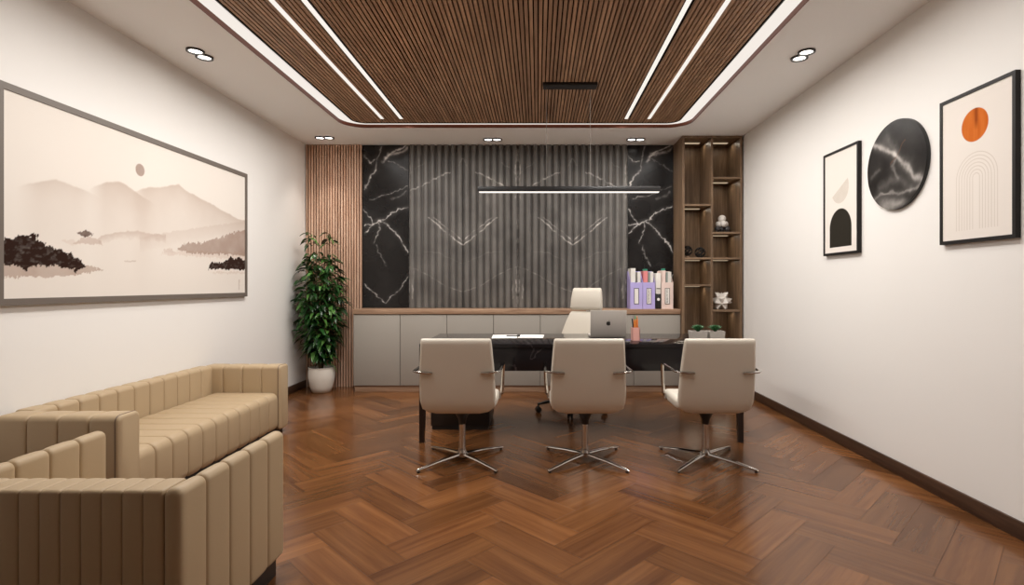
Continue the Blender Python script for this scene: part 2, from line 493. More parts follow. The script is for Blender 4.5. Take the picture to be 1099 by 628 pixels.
# slatted ceiling panel
LEDX = (-1.580, -1.386, 0.900, 1.131); LEDY = (RY0 + 0.18, 5.468); LW = 0.0165
pan = thing('slatted_ceiling_panel', 'brown wooden slatted panel inset in the white ceiling above the desk', 'ceiling panel', (RC[0], RC[1], H + 0.035))
bk = MB(); bk.prism(rr(PX, PY, 0.13), H + 0.052, H + 0.066)
obj('backing_board', bk, M['slat_gap'], pan)
em = MB(); band(em, rr(PX + 0.002, PY + 0.002, 0.132), rr(PX - 0.006, PY - 0.006, 0.124), H + 0.028, H + 0.056)
obj('edge_strip', em, M['black'], pan)
sl = MB(); per = 0.0302; NS = int(round(2 * (PX - 0.008) / per)); per = 2 * (PX - 0.008) / NS
for i in range(NS):
    xc = RC[0] - PX + 0.008 + (i + 0.5) * per; dx = abs(xc - RC[0]); r = 0.12
    hy = PY - 0.008
    if dx > PX - r: hy -= r - math.sqrt(max(0, r * r - (dx - (PX - r)) ** 2))
    segs = [(RC[1] - hy, RC[1] + hy)]
    if any(abs(xc - lx) < LW + 0.009 for lx in LEDX): segs = [(RC[1] - hy, LEDY[0] - 0.002), (LEDY[1] + 0.002, RC[1] + hy)]
    for a, b in segs:
        sl.box((xc - 0.0105, a, H + 0.034), (xc + 0.0105, b, H + 0.054), tone=random.random())
obj('slats', sl, M['slat'], pan, smooth=False)
names = ['long thin ceiling light strip, outer one on the landscape painting side', 'long thin ceiling light strip, inner one on the landscape painting side',
         'long thin ceiling light strip, inner one on the bookshelf side', 'long thin ceiling light strip, outer one on the bookshelf side']
for x, nm in zip(LEDX, names):
    tag(obj('ceiling_light_strip', MB().box((x - LW, LEDY[0], H + 0.0335), (x + LW, LEDY[1], H + 0.037)), M['strip'], loc=(x, LEDY[1], H + 0.03)), nm, 'ceiling light', 'thin light strips in the slatted ceiling')

# twin downlights
def downlight(along_y, watts, cone):
    t = thing('downlight', '', 'downlight', (0, 0, H), 'twin ring downlights')
    for s in (-1, 1):
        c = (0, s * 0.052, H) if along_y else (s * 0.049, 0, H)
        rim = MB(); rim.lathe([(0.044, H + 0.004), (0.044, H - 0.012), (0.058, H - 0.012), (0.058, H + 0.004)][::-1], (c[0], c[1], 0), 28, cap=False)
        obj('rim', rim, M['black'], t)
        le = MB(); le.lathe([(0.049, H + 0.002), (0.049, H - 0.003), (0.02, H - 0.004)], (c[0], c[1], 0), 28)
        obj('lens', le, M['down'], t)
    ld = bpy.data.lights.new('downlight_lamp', 'SPOT'); ld.energy = watts; ld.color = (1, 0.92, 0.82)
    ld.spot_size = math.radians(cone); ld.spot_blend = 0.8; ld.shadow_soft_size = 0.05
    lo_ = bpy.data.objects.new('downlight_lamp', ld); C.objects.link(lo_); lo_.parent = t; lo_.location = (0, 0, -0.03)
    return t
da = downlight(True, 5, 62); da.location = (-2.415, 3.845, H); da['label'] = 'twin black ring downlight in the ceiling above the landscape painting'
dup(da, (1.905, 3.86, H), 0, 'twin black ring downlight in the ceiling above the round marble wall disc')
db = downlight(False, 20, 76); db.location = (-2.39, 6.03, H); db['label'] = 'twin black ring downlight in the ceiling above the tall potted plant'
dup(db, (-0.51, 6.1, H), 0, 'twin black ring downlight in the ceiling above the middle of the fluted stone panel')
dup(db, (1.115, 6.1, H), 0, 'twin black ring downlight in the ceiling close to the bookshelf')

# the lamps of the light strips and of the cove band
def strip_lamp(name, x, y, z, sx, sy, e):
    ld = bpy.data.lights.new(name, 'AREA'); ld.shape = 'RECTANGLE'; ld.size = sx; ld.size_y = sy; ld.energy = e; ld.color = (1.0, 0.96, 0.915); ld.spread = math.radians(172)
    o = bpy.data.objects.new(name, ld); C.objects.link(o); o.location = (x, y, z)
for x, e in zip(LEDX, (18, 49, 49, 18)): strip_lamp('strip_lamp', x, (LEDY[0] + LEDY[1]) / 2, H + 0.031, 2 * LW, LEDY[1] - LEDY[0], e)
for x in (RX0 + 0.06, RX1 - 0.06): strip_lamp('cove_lamp', x, RC[1], H - 0.006, 0.10, 2 * RHY - 0.3, 12)
strip_lamp('cove_lamp', RC[0], RY1 - 0.03, H - 0.006, 2 * RHX - 0.5, 0.035, 10)
strip_lamp('cove_lamp', RC[0], RY0 + 0.03, H - 0.006, 2 * RHX - 0.5, 0.035, 10)

# pendant lamp
px0, px1, pY = -0.502, 1.030, 4.53
pend = thing('pendant_lamp', 'long black linear pendant lamp hanging over the desk', 'pendant lamp', ((px0 + px1) / 2, pY, 1.977))
obj('housing', MB().box((px0, pY - 0.03, 1.985), (px1, pY + 0.03, 2.028), 0.003), M['black'], pend)
obj('diffuser', MB().box((px0 + 0.01, pY - 0.022, 1.980), (px1 - 0.01, pY + 0.022, 1.986), 0.001, 1), M['pend'], pend)
obj('canopy', MB().box((0.045, pY - 0.055, H + 0.010), (0.50, pY + 0.055, H + 0.0345), 0.003), M['black'], pend)
for x in (0.075, 0.443):
    obj('cable', MB().tube([(x, pY, 2.02), (x, pY, H + 0.02)], 0.0016, 6), M['cable'], pend)

# ------------------------------------------------------------------ back wall cladding
sx0, sx1 = XL + 0.005, -2.066
sp = thing('slat_wall_panel', 'light oak vertical slat wall panel behind the tall potted plant', 'wall panel', ((sx0 + sx1) / 2, 6.36, 0))
obj('backing_board', MB().box((sx0, 6.355, 0.001), (sx1, 6.375, H - 0.004)), M['oak_gap'], sp)
so = MB(); NSL = 21; per = (sx1 - sx0) / NSL
for i in range(NSL):
    xc = sx0 + (i + 0.5) * per
    so.box((xc - 0.0086, 6.322, 0.001), (xc + 0.0086, 6.358, H - 0.004), tone=random.random())
obj('slats', so, M['oak'], sp, smooth=False)

PZ0, PZ1 = 0.932, H - 0.004
def photo_xz(px, py, d=6.345): return ((px - CX) * d / F, EYE - (py - CY) * d / F)
def polyl(pts, dx=0.0): return [(photo_xz(x + dx, y)) for x, y in pts]
VE = [  # (polyline, width, strength) measured on the left-hand panel
    ([(438.5, 221.5), (429, 224.5), (420.5, 229), (412.5, 236.5), (407, 237.5), (401.4, 240.7), (391, 241.5)], 0.010, 0.8),
    ([(401.4, 240.7), (397, 234), (393, 228), (390, 226)], 0.007, 0.7),
    ([(401.4, 240.7), (396, 245), (391, 251)], 0.008, 0.7),
    ([(409, 238), (414, 241), (420, 246.6), (429, 256), (438.5, 271)], 0.010, 0.8),
    ([(407, 238), (408, 245), (404, 253), (401, 261)], 0.008, 0.5),
    ([(405, 263), (407, 272), (414, 285)], 0.008, 0.25),
    ([(391, 305), (398, 312), (406, 319), (414, 326), (421, 317.5), (431, 309), (434, 302), (438.5, 295)], 0.007, 0.55),
    ([(390, 167), (398, 174.7), (402, 172)], 0.010, 0.7),
    ([(403, 183), (397, 190), (394, 197), (391, 204)], 0.017, 0.6),
    ([(403, 183), (405, 170), (409, 157)], 0.014, 0.3),
    ([(411, 173), (416, 167), (425, 165), (433, 163), (438, 158)], 0.03, 0.45),
    ([(414, 170), (420, 164), (430, 159), (436, 156)], 0.014, 0.7),
    ([(396, 214), (405, 211.5), (416, 209), (426, 205), (438, 200)], 0.008, 0.30),
    ([(420, 214), (428, 212), (436, 206)], 0.02, 0.15),
    ([(417, 172), (427, 177), (438, 184)], 0.010, 0.25),  # soft diagonal reflection painted into the marble colour, not a vein
]
def marble_cols(X, Z, dx, sgn=1):
    wx = (fbm(X * 9, Z * 9, 3) - 0.5) * 0.045 + (fbm(X * 34, Z * 34, 33) - 0.5) * 0.034; wz = (fbm(X * 9 + 7, Z * 9, 9) - 0.5) * 0.045 + (fbm(X * 34, Z * 34, 39) - 0.5) * 0.034
    x, z = X + wx, Z + wz
    v = 0.03 * np.clip(fbm(X * 4 + dx, Z * 4, 21) - 0.45, 0, 1)
    br = np.clip(fbm(X * 30, Z * 30, 5) * 2.6 - 0.45, 0.15, 1.6)
    for pts, w, s in VE:
        d = pdist(x, z, polyl(pts, dx))
        v = v + s * 0.85 * br * np.exp(-(d / (w * 0.5)) ** 2) + s * 0.035 * np.exp(-(d / (w * 2.5)) ** 2)
    v = np.clip(v, 0, 0.75)
    return np.stack([0.009 + v * 0.86, 0.008 + v * 0.82, 0.008 + v * 0.79], -1)
def marble_panel(x0, x1, dx, label):
    t = thing('marble_wall_panel', label, 'wall panel', ((x0 + x1) / 2, 6.35, PZ0), 'polished black marble wall panels')
    obj('slab', MB().box((x0, 6.3455, PZ0), (x1, 6.378, PZ1)), M['black'], t, smooth=False)
    nu, nv = int((x1 - x0) / 0.0045), int((PZ1 - PZ0) / 0.0065)
    X, Z = np.meshgrid(np.linspace(x0, x1, nu), np.linspace(PZ0, PZ1, nv), indexing='ij')
    sheet('veined_face', np.stack([X, np.full_like(X, 6.345), Z], -1), marble_cols(X, Z, dx), M['marble'], t)
MX = [photo_xz(p, 0)[0] for p in (390, 438.6, 673.8, 722)]
marble_panel(-2.064, MX[1] - 0.001, 0, 'polished black marble wall panel with white veins next to the oak slats')
marble_panel(MX[2] + 0.001, 1.600, 283.5, 'polished black marble wall panel with white veins next to the bookshelf')

def fluted_panel():
    x0, x1 = MX[1] + 0.001, MX[2] - 0.001
    t = thing('fluted_wall_panel', 'wide grey fluted stone wall panel with chevron veins above the cabinets', 'wall panel', ((x0 + x1) / 2, 6.35, PZ0))
    obj('slab', MB().box((x0, 6.362, PZ0), (x1, 6.378, PZ1)), M['black'], t, smooth=False)
    NF = 32; per = (x1 - x0) / NF; K = 10
    xs = np.linspace(x0, x1, NF * K + 1); nv = 300
    ph = ((xs - x0) / per) % 1.0; q = np.abs(ph - 0.5) * 2
    prof = np.clip(1 - (q / 0.80) ** 4, 0, 1) ** 0.7 * 0.040
    X, Z = np.meshgrid(xs, np.linspace(PZ0, PZ1, nv), indexing='ij')
    Y = 6.362 - 0.001 - np.repeat(prof[:, None], nv, 1)
    # book-matched veins: mirrored about every tile joint
    seam = photo_xz(496.8, 0)[0]; Wt = photo_xz(555.7, 0)[0] - seam
    u = np.abs(((X - seam + Wt) % (2 * Wt)) - Wt)
    pz = lambda uu, py: (uu * 6.345 / F, EYE - (py - CY) * 6.345 / F)
    n1 = (fbm(u * 10, Z * 10, 2) - 0.5) * 0.045; n2 = (fbm(u * 10 + 4, Z * 10, 8) - 0.5) * 0.045
    uu, zz = u + n1, Z + n2
    br = np.clip(fbm(u * 22, Z * 22, 15) * 2.6 - 0.75, 0, 1.3)
    v = 0
    for pts, w, s in (([(0, 263), (12, 254), (24, 244), (37, 233)], 0.006, 0.36), ([(0, 259), (14, 247), (24, 239), (32, 233)], 0.004, 0.22), ([(15, 185), (28, 191), (43, 199), (57, 206)], 0.007, 0.36),
                      ([(0, 313), (20, 306), (50, 288), (59, 286)], 0.005, 0.13), ([(0, 283), (25, 272), (59, 270)], 0.004, 0.06), ([(57, 300), (58, 330)], 0.006, 0.25),
                      ([(59, 160), (56, 180), (58, 199), (55, 215)], 0.007, 0.22), ([(59, 160), (58.4, 332)], 0.005, 0.13), ([(0, 170), (5, 178)], 0.004, 0.2), ([(52, 285), (53, 320)], 0.005, 0.15),
                      ([(42, 175), (50, 180), (59, 190)], 0.004, 0.12)):
        d = pdist(uu, zz, [pz(*p) for p in pts]); v = v + 1.5 * s * br * np.exp(-(d / w) ** 2)
    for k in range(4): v = v - 0.10 * np.exp(-((X - seam - (k - 1) * Wt) / 0.0022) ** 2)
    cl = 0.60 + 0.8 * fbm(X * 6, Z * 5, 31)
    b = 0.125 * cl + np.clip(v, -0.08, 0.5)
    col = np.stack([b * 1.05 + 0.004, b * 0.99 + 0.003, b * 0.93 + 0.002], -1).clip(0.01, 0.8)
    sheet('fluted_face', np.stack([X, Y, Z], -1), col, M['fluted'], t)
fluted_panel()

# ------------------------------------------------------------------ low cabinets under the panels
CX0, CX1 = -2.064, 1.600
wt = MB().box((CX0, 6.012, 0.873), (CX1, 6.325, 0.930), 0.003)
tag(obj('worktop', wt, M['top_wood'], loc=((CX0 + CX1) / 2, 6.17, 0.873)), 'long wooden worktop lying across the row of grey cabinets', 'worktop')
tag(obj('plinth', MB().box((CX0 + 0.01, 6.040, 0.0), (CX1 - 0.005, 6.32, 0.070), 0.002), M['top_wood'], loc=((CX0 + CX1) / 2, 6.18, 0)), 'long wooden plinth along the floor under the grey cabinets', 'plinth')
cw = (CX1 - CX0) / 7
labs = ['flat grey cabinet at the end of the row beside the potted plant', 'flat grey cabinet, second in the row from the potted plant',
        'flat grey cabinet, third in the row from the potted plant', 'flat grey cabinet in the middle of the row, fourth from the potted plant',
        'flat grey cabinet in the row directly behind the white executive chair', 'flat grey cabinet in the row behind the pen cup, second from the bookshelf',
        'flat grey cabinet at the end of the row against the bookshelf']
for i in range(7):
    a, b = CX0 + i * cw, CX0 + (i + 1) * cw
    t = thing('cabinet', labs[i], 'cabinet', ((a + b) / 2, 6.17, 0.07), 'grey cabinets along the back wall')
    obj('body', MB().box((a + 0.001, 6.040, 0.0705), (b - 0.001, 6.322, 0.8725)), M['grey_dark'], t, smooth=False)
    obj('door', MB().box((a + 0.0025, 6.020, 0.074), (b - 0.0025, 6.0395, 0.864), 0.002), M['grey'], t)

# ------------------------------------------------------------------ bookshelf
BX0, BX1, BY0, BY1, BZ = 1.603, 2.266, 5.95, 6.372, H - 0.003
DV = (1.918, 1.942)
bs = thing('bookshelf', 'tall walnut bookshelf of open lit cubbies in the back corner', 'bookshelf', ((BX0 + BX1) / 2, 6.15, 0))
obj('side_panel', MB().box((BX0, BY0, 0), (BX0 + 0.024, BY1, BZ), 0.001, 1), M['walnut'], bs)
obj('side_panel', MB().box((BX1 - 0.024, BY0, 0), (BX1, BY1, BZ), 0.001, 1), M['walnut'], bs)
obj('divider', MB().box((DV[0], BY0 + 0.002, 0.06), (DV[1], BY1 - 0.012, BZ - 0.02), 0.001, 1), M['walnut'], bs)
obj('back_panel', MB().box((BX0 + 0.024, BY1 - 0.012, 0), (BX1 - 0.024, BY1, BZ)), M['walnut'], bs)
obj('top_board', MB().box((BX0 + 0.024, BY0, BZ - 0.022), (BX1 - 0.024, BY1 - 0.012, BZ), 0.001, 1), M['walnut'], bs)
obj('base_board', MB().box((BX0 + 0.024, BY0, 0), (BX1 - 0.024, BY1 - 0.012, 0.06), 0.001, 1), M['walnut'], bs)
COL = ((BX0 + 0.024, DV[0]), (DV[1], BX1 - 0.024))
SH = ((2.076, 1.484, 1.186, 0.62), (2.376, 1.768, 1.484, 0.905, 0.48))
M['walnut_x'] = wood('walnut_shelf', (0.11, 0.066, 0.037), (0.28, 0.183, 0.112), axis='X', rough=0.42, spec=0.4, scale=1.2)
for c in (0, 1):
    a, b = COL[c]
    tops = [BZ - 0.022] + [z for z in SH[c]]
    for z in SH[c]:
        obj('shelf', MB().box((a, BY0 + 0.002, z), (b, BY1 - 0.012, z + 0.022), 0.001, 1), M['walnut_x'], bs)
    for z in tops:
        ls = obj('light_strip', MB().box((a + 0.012, 6.16, z - 0.006), (a + (b - a) * 0.80, 6.20, z + 0.0005), 0.002, 1), M['shelf_led'], bs)
        ld = bpy.data.lights.new('shelf_lamp', 'AREA'); ld.shape = 'RECTANGLE'; ld.size = 0.2; ld.size_y = 0.03; ld.energy = 0.3; ld.color = (1, 0.88, 0.70)
        lo2 = bpy.data.objects.new('shelf_lamp', ld); C.objects.link(lo2); lo2.parent = ls; lo2.location = Vector(((a + b) / 2 + 0.02, 6.18, z - 0.009)) - wloc(ls)
def shelf_z(c, i): return SH[c][i] + 0.022

# ball sculpture
z0 = shelf_z(1, 1); bx, by = 2.085, 6.08
bsx = thing('ball_sculpture', 'stacked cluster of white balls, bottom row painted as in shade, in an upper bookshelf cubby', 'ornament', (bx, by, z0))
obj('base', MB().box((bx - 0.085, by - 0.05, z0), (bx + 0.085, by + 0.05, z0 + 0.012), 0.004), M['black'], bsx)
for x, y in ((-0.055, -0.015), (0.0, 0.02), (0.055, -0.015)):  # bottom row: shade under the stack is put into the ball colour
    obj('ball', MB().ball((bx + x, by + y, z0 + 0.043), 0.034), M['shaded_ball'], bsx, label='ball painted dark as in shade')
for x, y in ((-0.034, 0), (0.034, 0), (0.004, -0.035)):
    obj('ball', MB().ball((bx + x, by + y, z0 + 0.098), 0.036), M['white'], bsx, label='white ball')
obj('ball', MB().ball((bx, by, z0 + 0.158), 0.044), M['white'], bsx, label='white ball')

# two wire spheres
def wire_sphere(cx, cy, z, r, label, stand):
    t = thing('wire_sphere', label, 'ornament', (cx, cy, z), 'black wire spheres')
    if stand: obj('base', MB().lathe([(0.028, z), (0.03, z + 0.008), (0.012, z + 0.016), (0.010, z + 0.03)], (cx, cy, 0), 16), M['orange' if False else 'top_wood'], t, label='small wooden foot')
    zc = z + r + 0.006 + (0.028 if stand else 0)
    k = MB()
    for ax in ((1, 0, 0), (0.3, 1, 0.2), (-0.6, 0.5, 0.7), (0.5, 0.2, -0.8), (-0.2, -0.7, 0.6)):
        w = Vector(ax).normalized(); u = w.orthogonal().normalized(); v = w.cross(u)
        k.tube([Vector((cx, cy, zc)) + r * (math.cos(a) * u + math.sin(a) * v) for a in [2 * math.pi * i / 32 for i in range(32)]], 0.006, 8, closed=True)
    obj('cage', k, M['frame_black'], t)
wire_sphere(1.70, 6.10, shelf_z(0, 1), 0.050, 'black wire sphere on a small foot, beside the bookshelf side panel', True)
wire_sphere(1.825, 6.04, shelf_z(0, 1), 0.054, 'black wire sphere resting directly on the shelf board without a foot', False)

# paper star
z0 = shelf_z(1, 3)
bm = bmesh.new(); bmesh.ops.create_icosphere(bm, subdivisions=1, radius=0.076)
pk = bmesh.ops.poke(bm, faces=bm.faces[:])
for v in pk['verts']: v.co = v.co.normalized() * 0.122
mnz = min(v.co.z for v in bm.verts)
tag(obj('star_ornament', MB().bm(bm, Matrix.Translation((2.075, 6.07, z0 - mnz))), M['white'], smooth=False, loc=(2.075, 6.07, z0)), 'white many pointed star ornament in a bookshelf cubby', 'ornament')

# ------------------------------------------------------------------ files on the worktop
wz = 0.930
def mag_file(x0, x1, label, m, lines, grp='magazine files on the worktop'):
    y0, y1 = 6.07, 6.30; h1, h2 = 0.30, 0.43
    t = thing('magazine_file', label, 'magazine file', ((x0 + x1) / 2, (y0 + y1) / 2, wz), grp)
    side = [(y0, wz), (y1, wz), (y1, wz + h2), (y1 - 0.06, wz + h2), (y0, wz + h1)]
    k = MB()
    k.prism(side, x0, x0 + 0.004, 'X'); k.prism(side, x1 - 0.004, x1, 'X')
    k.box((x0 + 0.004, y0, wz), (x1 - 0.004, y0 + 0.004, wz + h1)); k.box((x0 + 0.004, y1 - 0.004, wz), (x1 - 0.004, y1, wz + h2)); k.box((x0 + 0.004, y0 + 0.004, wz), (x1 - 0.004, y1 - 0.004, wz + 0.004))
    obj('box', k, m, t, smooth=False)
    xc = (x0 + x1) / 2; w = 0.027
    fr = MB(); za, zb = wz + 0.055, wz + 0.235
    for a, b in (((xc - w, za), (xc - w + 0.005, zb)), ((xc + w - 0.005, za), (xc + w, zb)), ((xc - w, za), (xc + w, za + 0.005)), ((xc - w, zb - 0.005), (xc + w, zb))):
        fr.box((a[0], y0 - 0.004, a[1]), (b[0], y0, b[1]))
    obj('label_holder', fr, M['seam'], t, smooth=False)
    pl = obj('label_card', MB().box((xc - w + 0.005, y0 - 0.002, za + 0.005), (xc + w - 0.005, y0, zb - 0.005)), M['paper'], t, smooth=False, label='white label card')
    if lines:
        k = MB()
        for i in range(11):
            z = za + 0.018 + i * 0.0142
            k.box((xc - 0.010, y0 - 0.003, z), (xc - 0.010 + random.uniform(0.010, 0.020), y0 - 0.002, z + 0.006))
        obj('print_marks', k, M['seam'], pl, smooth=False)
    return t
FX = lambda p, d=6.07: (p - CX) * d / F
f1 = (FX(676.5), FX(689.6)); f2 = (FX(690), FX(703)); f3 = (FX(710), FX(722.5))
mag_file(*f1, 'lilac magazine file with a blank white card, at the fluted panel end', M['purple'], False)
mag_file(*f2, 'lilac magazine file with a printed card, between lilac file and binder', M['purple'], True)
mag_file(*f3, 'pale pink magazine file with a printed card, next to the bookshelf', M['pink'], True)
def book(x0, x1, h, m, label, page=True, cap=None):
    y0, y1 = 6.085, 6.285
    t = thing('book', label, 'book', ((x0 + x1) / 2, 6.18, wz + 0.005), 'books standing in the magazine files')
    c = MB(); z0 = wz + 0.005
    c.box((x0, y0, z0), (x0 + 0.003, y1, z0 + h), 0.001, 1); c.box((x1 - 0.003, y0, z0), (x1, y1, z0 + h), 0.001, 1); c.box((x0, y0 - 0.001, z0), (x1, y0 + 0.004, z0 + h), 0.001, 1)
    obj('cover', c, m, t)
    obj('pages', MB().box((x0 + 0.003, y0 + 0.004, z0 + 0.003), (x1 - 0.003, y1 - 0.004, z0 + h - 0.004)), M['paper'], t, smooth=False)
    if cap: obj('tab', MB().box((x0 + 0.002, y0 + 0.01, z0 + h - 0.004), (x1 - 0.002, y0 + 0.06, z0 + h + 0.022), 0.002, 1), cap, t, label='green index tab')
def inx(f, a, b): return f[0] + 0.006 + (f[1] - f[0] - 0.012) * a, f[0] + 0.006 + (f[1] - f[0] - 0.012) * b
book(*inx(f1, 0.02, 0.44), 0.455, M['bookwhite'], 'tall thick white book in the lilac file with the blank card')
book(*inx(f1, 0.62, 0.9), 0.415, M['bookwhite'], 'shorter thin white book in the lilac file with the blank card')
book(*inx(f2, 0.02, 0.42), 0.425, M['bookpink'], 'red book with a green tab in the lilac file with printed card', cap=M['bookgreen'])
book(*inx(f2, 0.46, 0.64), 0.41, M['bookgrey'], 'thin grey green book in the lilac file with printed card')
book(*inx(f2, 0.66, 0.92), 0.415, M['bookwhite'], 'thin white book in the lilac file with printed card')
book(*inx(f3, 0.02, 0.36), 0.43, M['pink'], 'pink book with a green tab in the pale pink magazine file', cap=M['bookgreen'])
book(*inx(f3, 0.40, 0.56), 0.41, M['bookgrey'], 'thin grey green book in the pale pink magazine file')
book(*inx(f3, 0.58, 0.9), 0.415, M['bookwhite'], 'white book in the pale pink magazine file')
# lever arch binder
b0, b1 = FX(704), FX(709.4)
bd = thing('ring_binder', 'black and white ring binder between the lilac and pink magazine files', 'binder', ((b0 + b1) / 2, 6.18, wz))
obj('cover', MB().box((b0, 6.07, wz), (b1, 6.30, wz + 0.17), 0.003), M['black'], bd, label='black lower cover')
obj('upper_cover', MB().box((b0, 6.07, wz + 0.17), (b1, 6.30, wz + 0.405), 0.003), M['bookwhite'], bd, label='white upper cover')
obj('finger_ring', MB().lathe([(0.0165, 0), (0.0165, -0.002), (0.004, -0.003)], ((b0 + b1) / 2, 6.07, wz + 0.108), 20, axis='Y'), M['paper'], bd, label='white finger ring')
obj('spine_mark', MB().box((b0 + 0.006, 6.0685, wz + 0.225), (b1 - 0.006, 6.07, wz + 0.235)), M['seam'], bd)

# ------------------------------------------------------------------ desk
DX0, DX1, DY0, DY1, DZ = -0.900, 1.565, 4.085, 4.955, 0.752
dk = thing('desk', 'long black glossy stone desk with dark tapered legs', 'desk', ((DX0 + DX1) / 2, (DY0 + DY1) / 2, 0))
obj('desktop', MB().box((DX0, DY0, DZ - 0.03), (DX1, DY1, DZ), 0.003), M['deskstone'], dk)
obj('front_panel', MB().box((DX0 + 0.055, DY0 + 0.012, 0.545), (DX1 - 0.055, DY0 + 0.034, DZ - 0.0305), 0.002), M['deskstone'], dk)
for x, sx in ((DX0, 1), (DX1, -1)):
    for y, sy in ((DY0, 1), (DY1, -1)):
        ring = lambda w, z: [(x, y, z), (x + sx * w, y, z), (x + sx * w, y + sy * w, z), (x, y + sy * w, z)]
        obj('leg', MB().loft([ring(0.036, 0), ring(0.056, DZ - 0.0305)]), M['deskleg'], dk, smooth=False)
pd = thing('drawer_pedestal', 'black drawer pedestal standing on the floor under the desk', 'drawer unit', (-0.64, 4.70, 0))
obj('body', MB().box((-0.885, 4.45, 0.035), (-0.40, 4.93, 0.60), 0.003), M['black'], pd)
for z in (0.05, 0.235, 0.42):
    d_ = obj('drawer', MB().box((-0.88, 4.93, z), (-0.405, 4.948, z + 0.175), 0.002), M['black'], pd)
    obj('handle', MB().tube([(-0.72, 4.948, z + 0.13), (-0.72, 4.968, z + 0.13), (-0.565, 4.968, z + 0.13), (-0.565, 4.948, z + 0.13)], 0.004, 8), M['chrome'], d_)
obj('kick_base', MB().box((-0.875, 4.46, 0.0), (-0.41, 4.92, 0.035)), M['plinth'], pd, smooth=False)

# laptop
LX0, LX1, LYb = (633.5 - CX) * 4.62 / F, (672 - CX) * 4.62 / F, 4.62
lp = thing('laptop', 'open silver laptop with its lid back turned to the visitor chairs', 'laptop', ((LX0 + LX1) / 2, LYb, DZ))
obj('base', MB().box((LX0, LYb, DZ + 0.001), (LX1, LYb + 0.215, DZ + 0.014), 0.004), M['alu'], lp)
obj('keyboard', MB().box((LX0 + 0.02, LYb + 0.03, DZ + 0.0135), (LX1 - 0.02, LYb + 0.12, DZ + 0.0155), 0.001, 1), M['black'], lp)
tilt = math.radians(6)
LM = Matrix.Translation(((LX0 + LX1) / 2, LYb, DZ + 0.012)) @ Matrix.Rotation(tilt, 4, 'X')
k = MB(); k.box((-(LX1 - LX0) / 2, -0.006, 0), ((LX1 - LX0) / 2, 0.0, 0.222), 0.003); k.v = [tuple(LM @ Vector(v)) for v in k.v]
lid = obj('lid', k, M['alu'], lp)
k = MB(); k.box((-(LX1 - LX0) / 2 + 0.008, 0.0, 0.01), ((LX1 - LX0) / 2 - 0.008, 0.001, 0.214)); k.v = [tuple(LM @ Vector(v)) for v in k.v]
obj('screen', k, M['black'], lid, smooth=False)
# bitten-fruit emblem on the lid
out = []
for i in range(40):
    a = 2 * math.pi * i / 40; r = 0.019
    x = r * 0.98 * math.sin(a); z = r * 1.02 * math.cos(a)
    z -= 0.0045 * math.exp(-(x / 0.005) ** 2) * (1 if z > 0 else -0.5)
    bx_, bz_ = 0.0235, 0.003; dd = math.hypot(x - bx_, z - bz_)
    if dd < 0.010: q = 0.010 / max(dd, 1e-5); x = bx_ + (x - bx_) * q; z = bz_ + (z - bz_) * q
    out.append((x, z + 0.108))
k = MB(); k.prism(out, -0.0068, -0.006, 'Y')
k.prism([(0.001, 0.128), (0.003, 0.134), (0.009, 0.139), (0.009, 0.134), (0.005, 0.129)], -0.0068, -0.006, 'Y')
k.v = [tuple(LM @ Vector(v)) for v in k.v]
obj('emblem', k, M['black'], lid, smooth=False, label='small black apple emblem')

# pen cup and pens
pcx, pcy = (682 - CX) * 4.36 / F, 4.36
cup = thing('pen_cup', 'square pink pen cup standing on the desk beside the laptop', 'pen cup', (pcx, pcy, DZ))
k = MB(); hw = 0.031
for a, b in (((-hw, -hw), (hw, -hw + 0.003)), ((-hw, hw - 0.003), (hw, hw)), ((-hw, -hw), (-hw + 0.003, hw)), ((hw - 0.003, -hw), (hw, hw))):
    k.box((pcx + a[0], pcy + a[1], DZ), (pcx + b[0], pcy + b[1], DZ + 0.105))
obj('box', k, M['pinkcup'], cup, smooth=False)
obj('bottom', MB().box((pcx - hw + 0.003, pcy - hw + 0.003, DZ), (pcx + hw - 0.003, pcy + hw - 0.003, DZ + 0.004)), M['pinkcup'], cup, smooth=False)
def pen(name, dx, dy, lx, ly, h, m, tip, label):
    a = Vector((pcx + dx, pcy + dy, DZ + 0.006)); b = Vector((pcx + lx, pcy + ly, DZ + h))
    t = thing(name, label, name.split('_')[-1], a, 'pens and pencils in the pink cup')
    n = (b - a).normalized()
    obj('barrel', MB().tube([a, b], 0.0052, 8), m, t)
    obj('tip', MB().tube([b, b + n * 0.016], [0.005, 0.0012], 8), tip, t)
pen('pencil', -0.010, -0.010, -0.012, -0.014, 0.158, M['orange'], M['orange'], 'orange pencil leaning towards the laptop in the pink cup')
pen('pencil', 0.004, -0.012, 0.000, -0.016, 0.160, M['orange'], M['orange'], 'upright orange pencil in the middle of the pink cup')
pen('pencil', 0.016, -0.006, 0.014, -0.010, 0.165, M['orange'], M['orange'], 'orange pencil on the bookshelf side of the pink cup')
pen('pencil', 0.002, 0.010, 0.002, 0.014, 0.185, M['green'], M['green'], 'tall green pencil at the back of the pink cup')
pen('ink_pen', -0.004, 0.016, -0.025, 0.012, 0.175, M['black'], M['chrome'], 'black pen tilted outward in the pink cup')
pen('pencil', 0.012, 0.012, 0.016, 0.016, 0.182, M['top_wood'], M['orange'], 'brown pencil at the back of the pink cup')

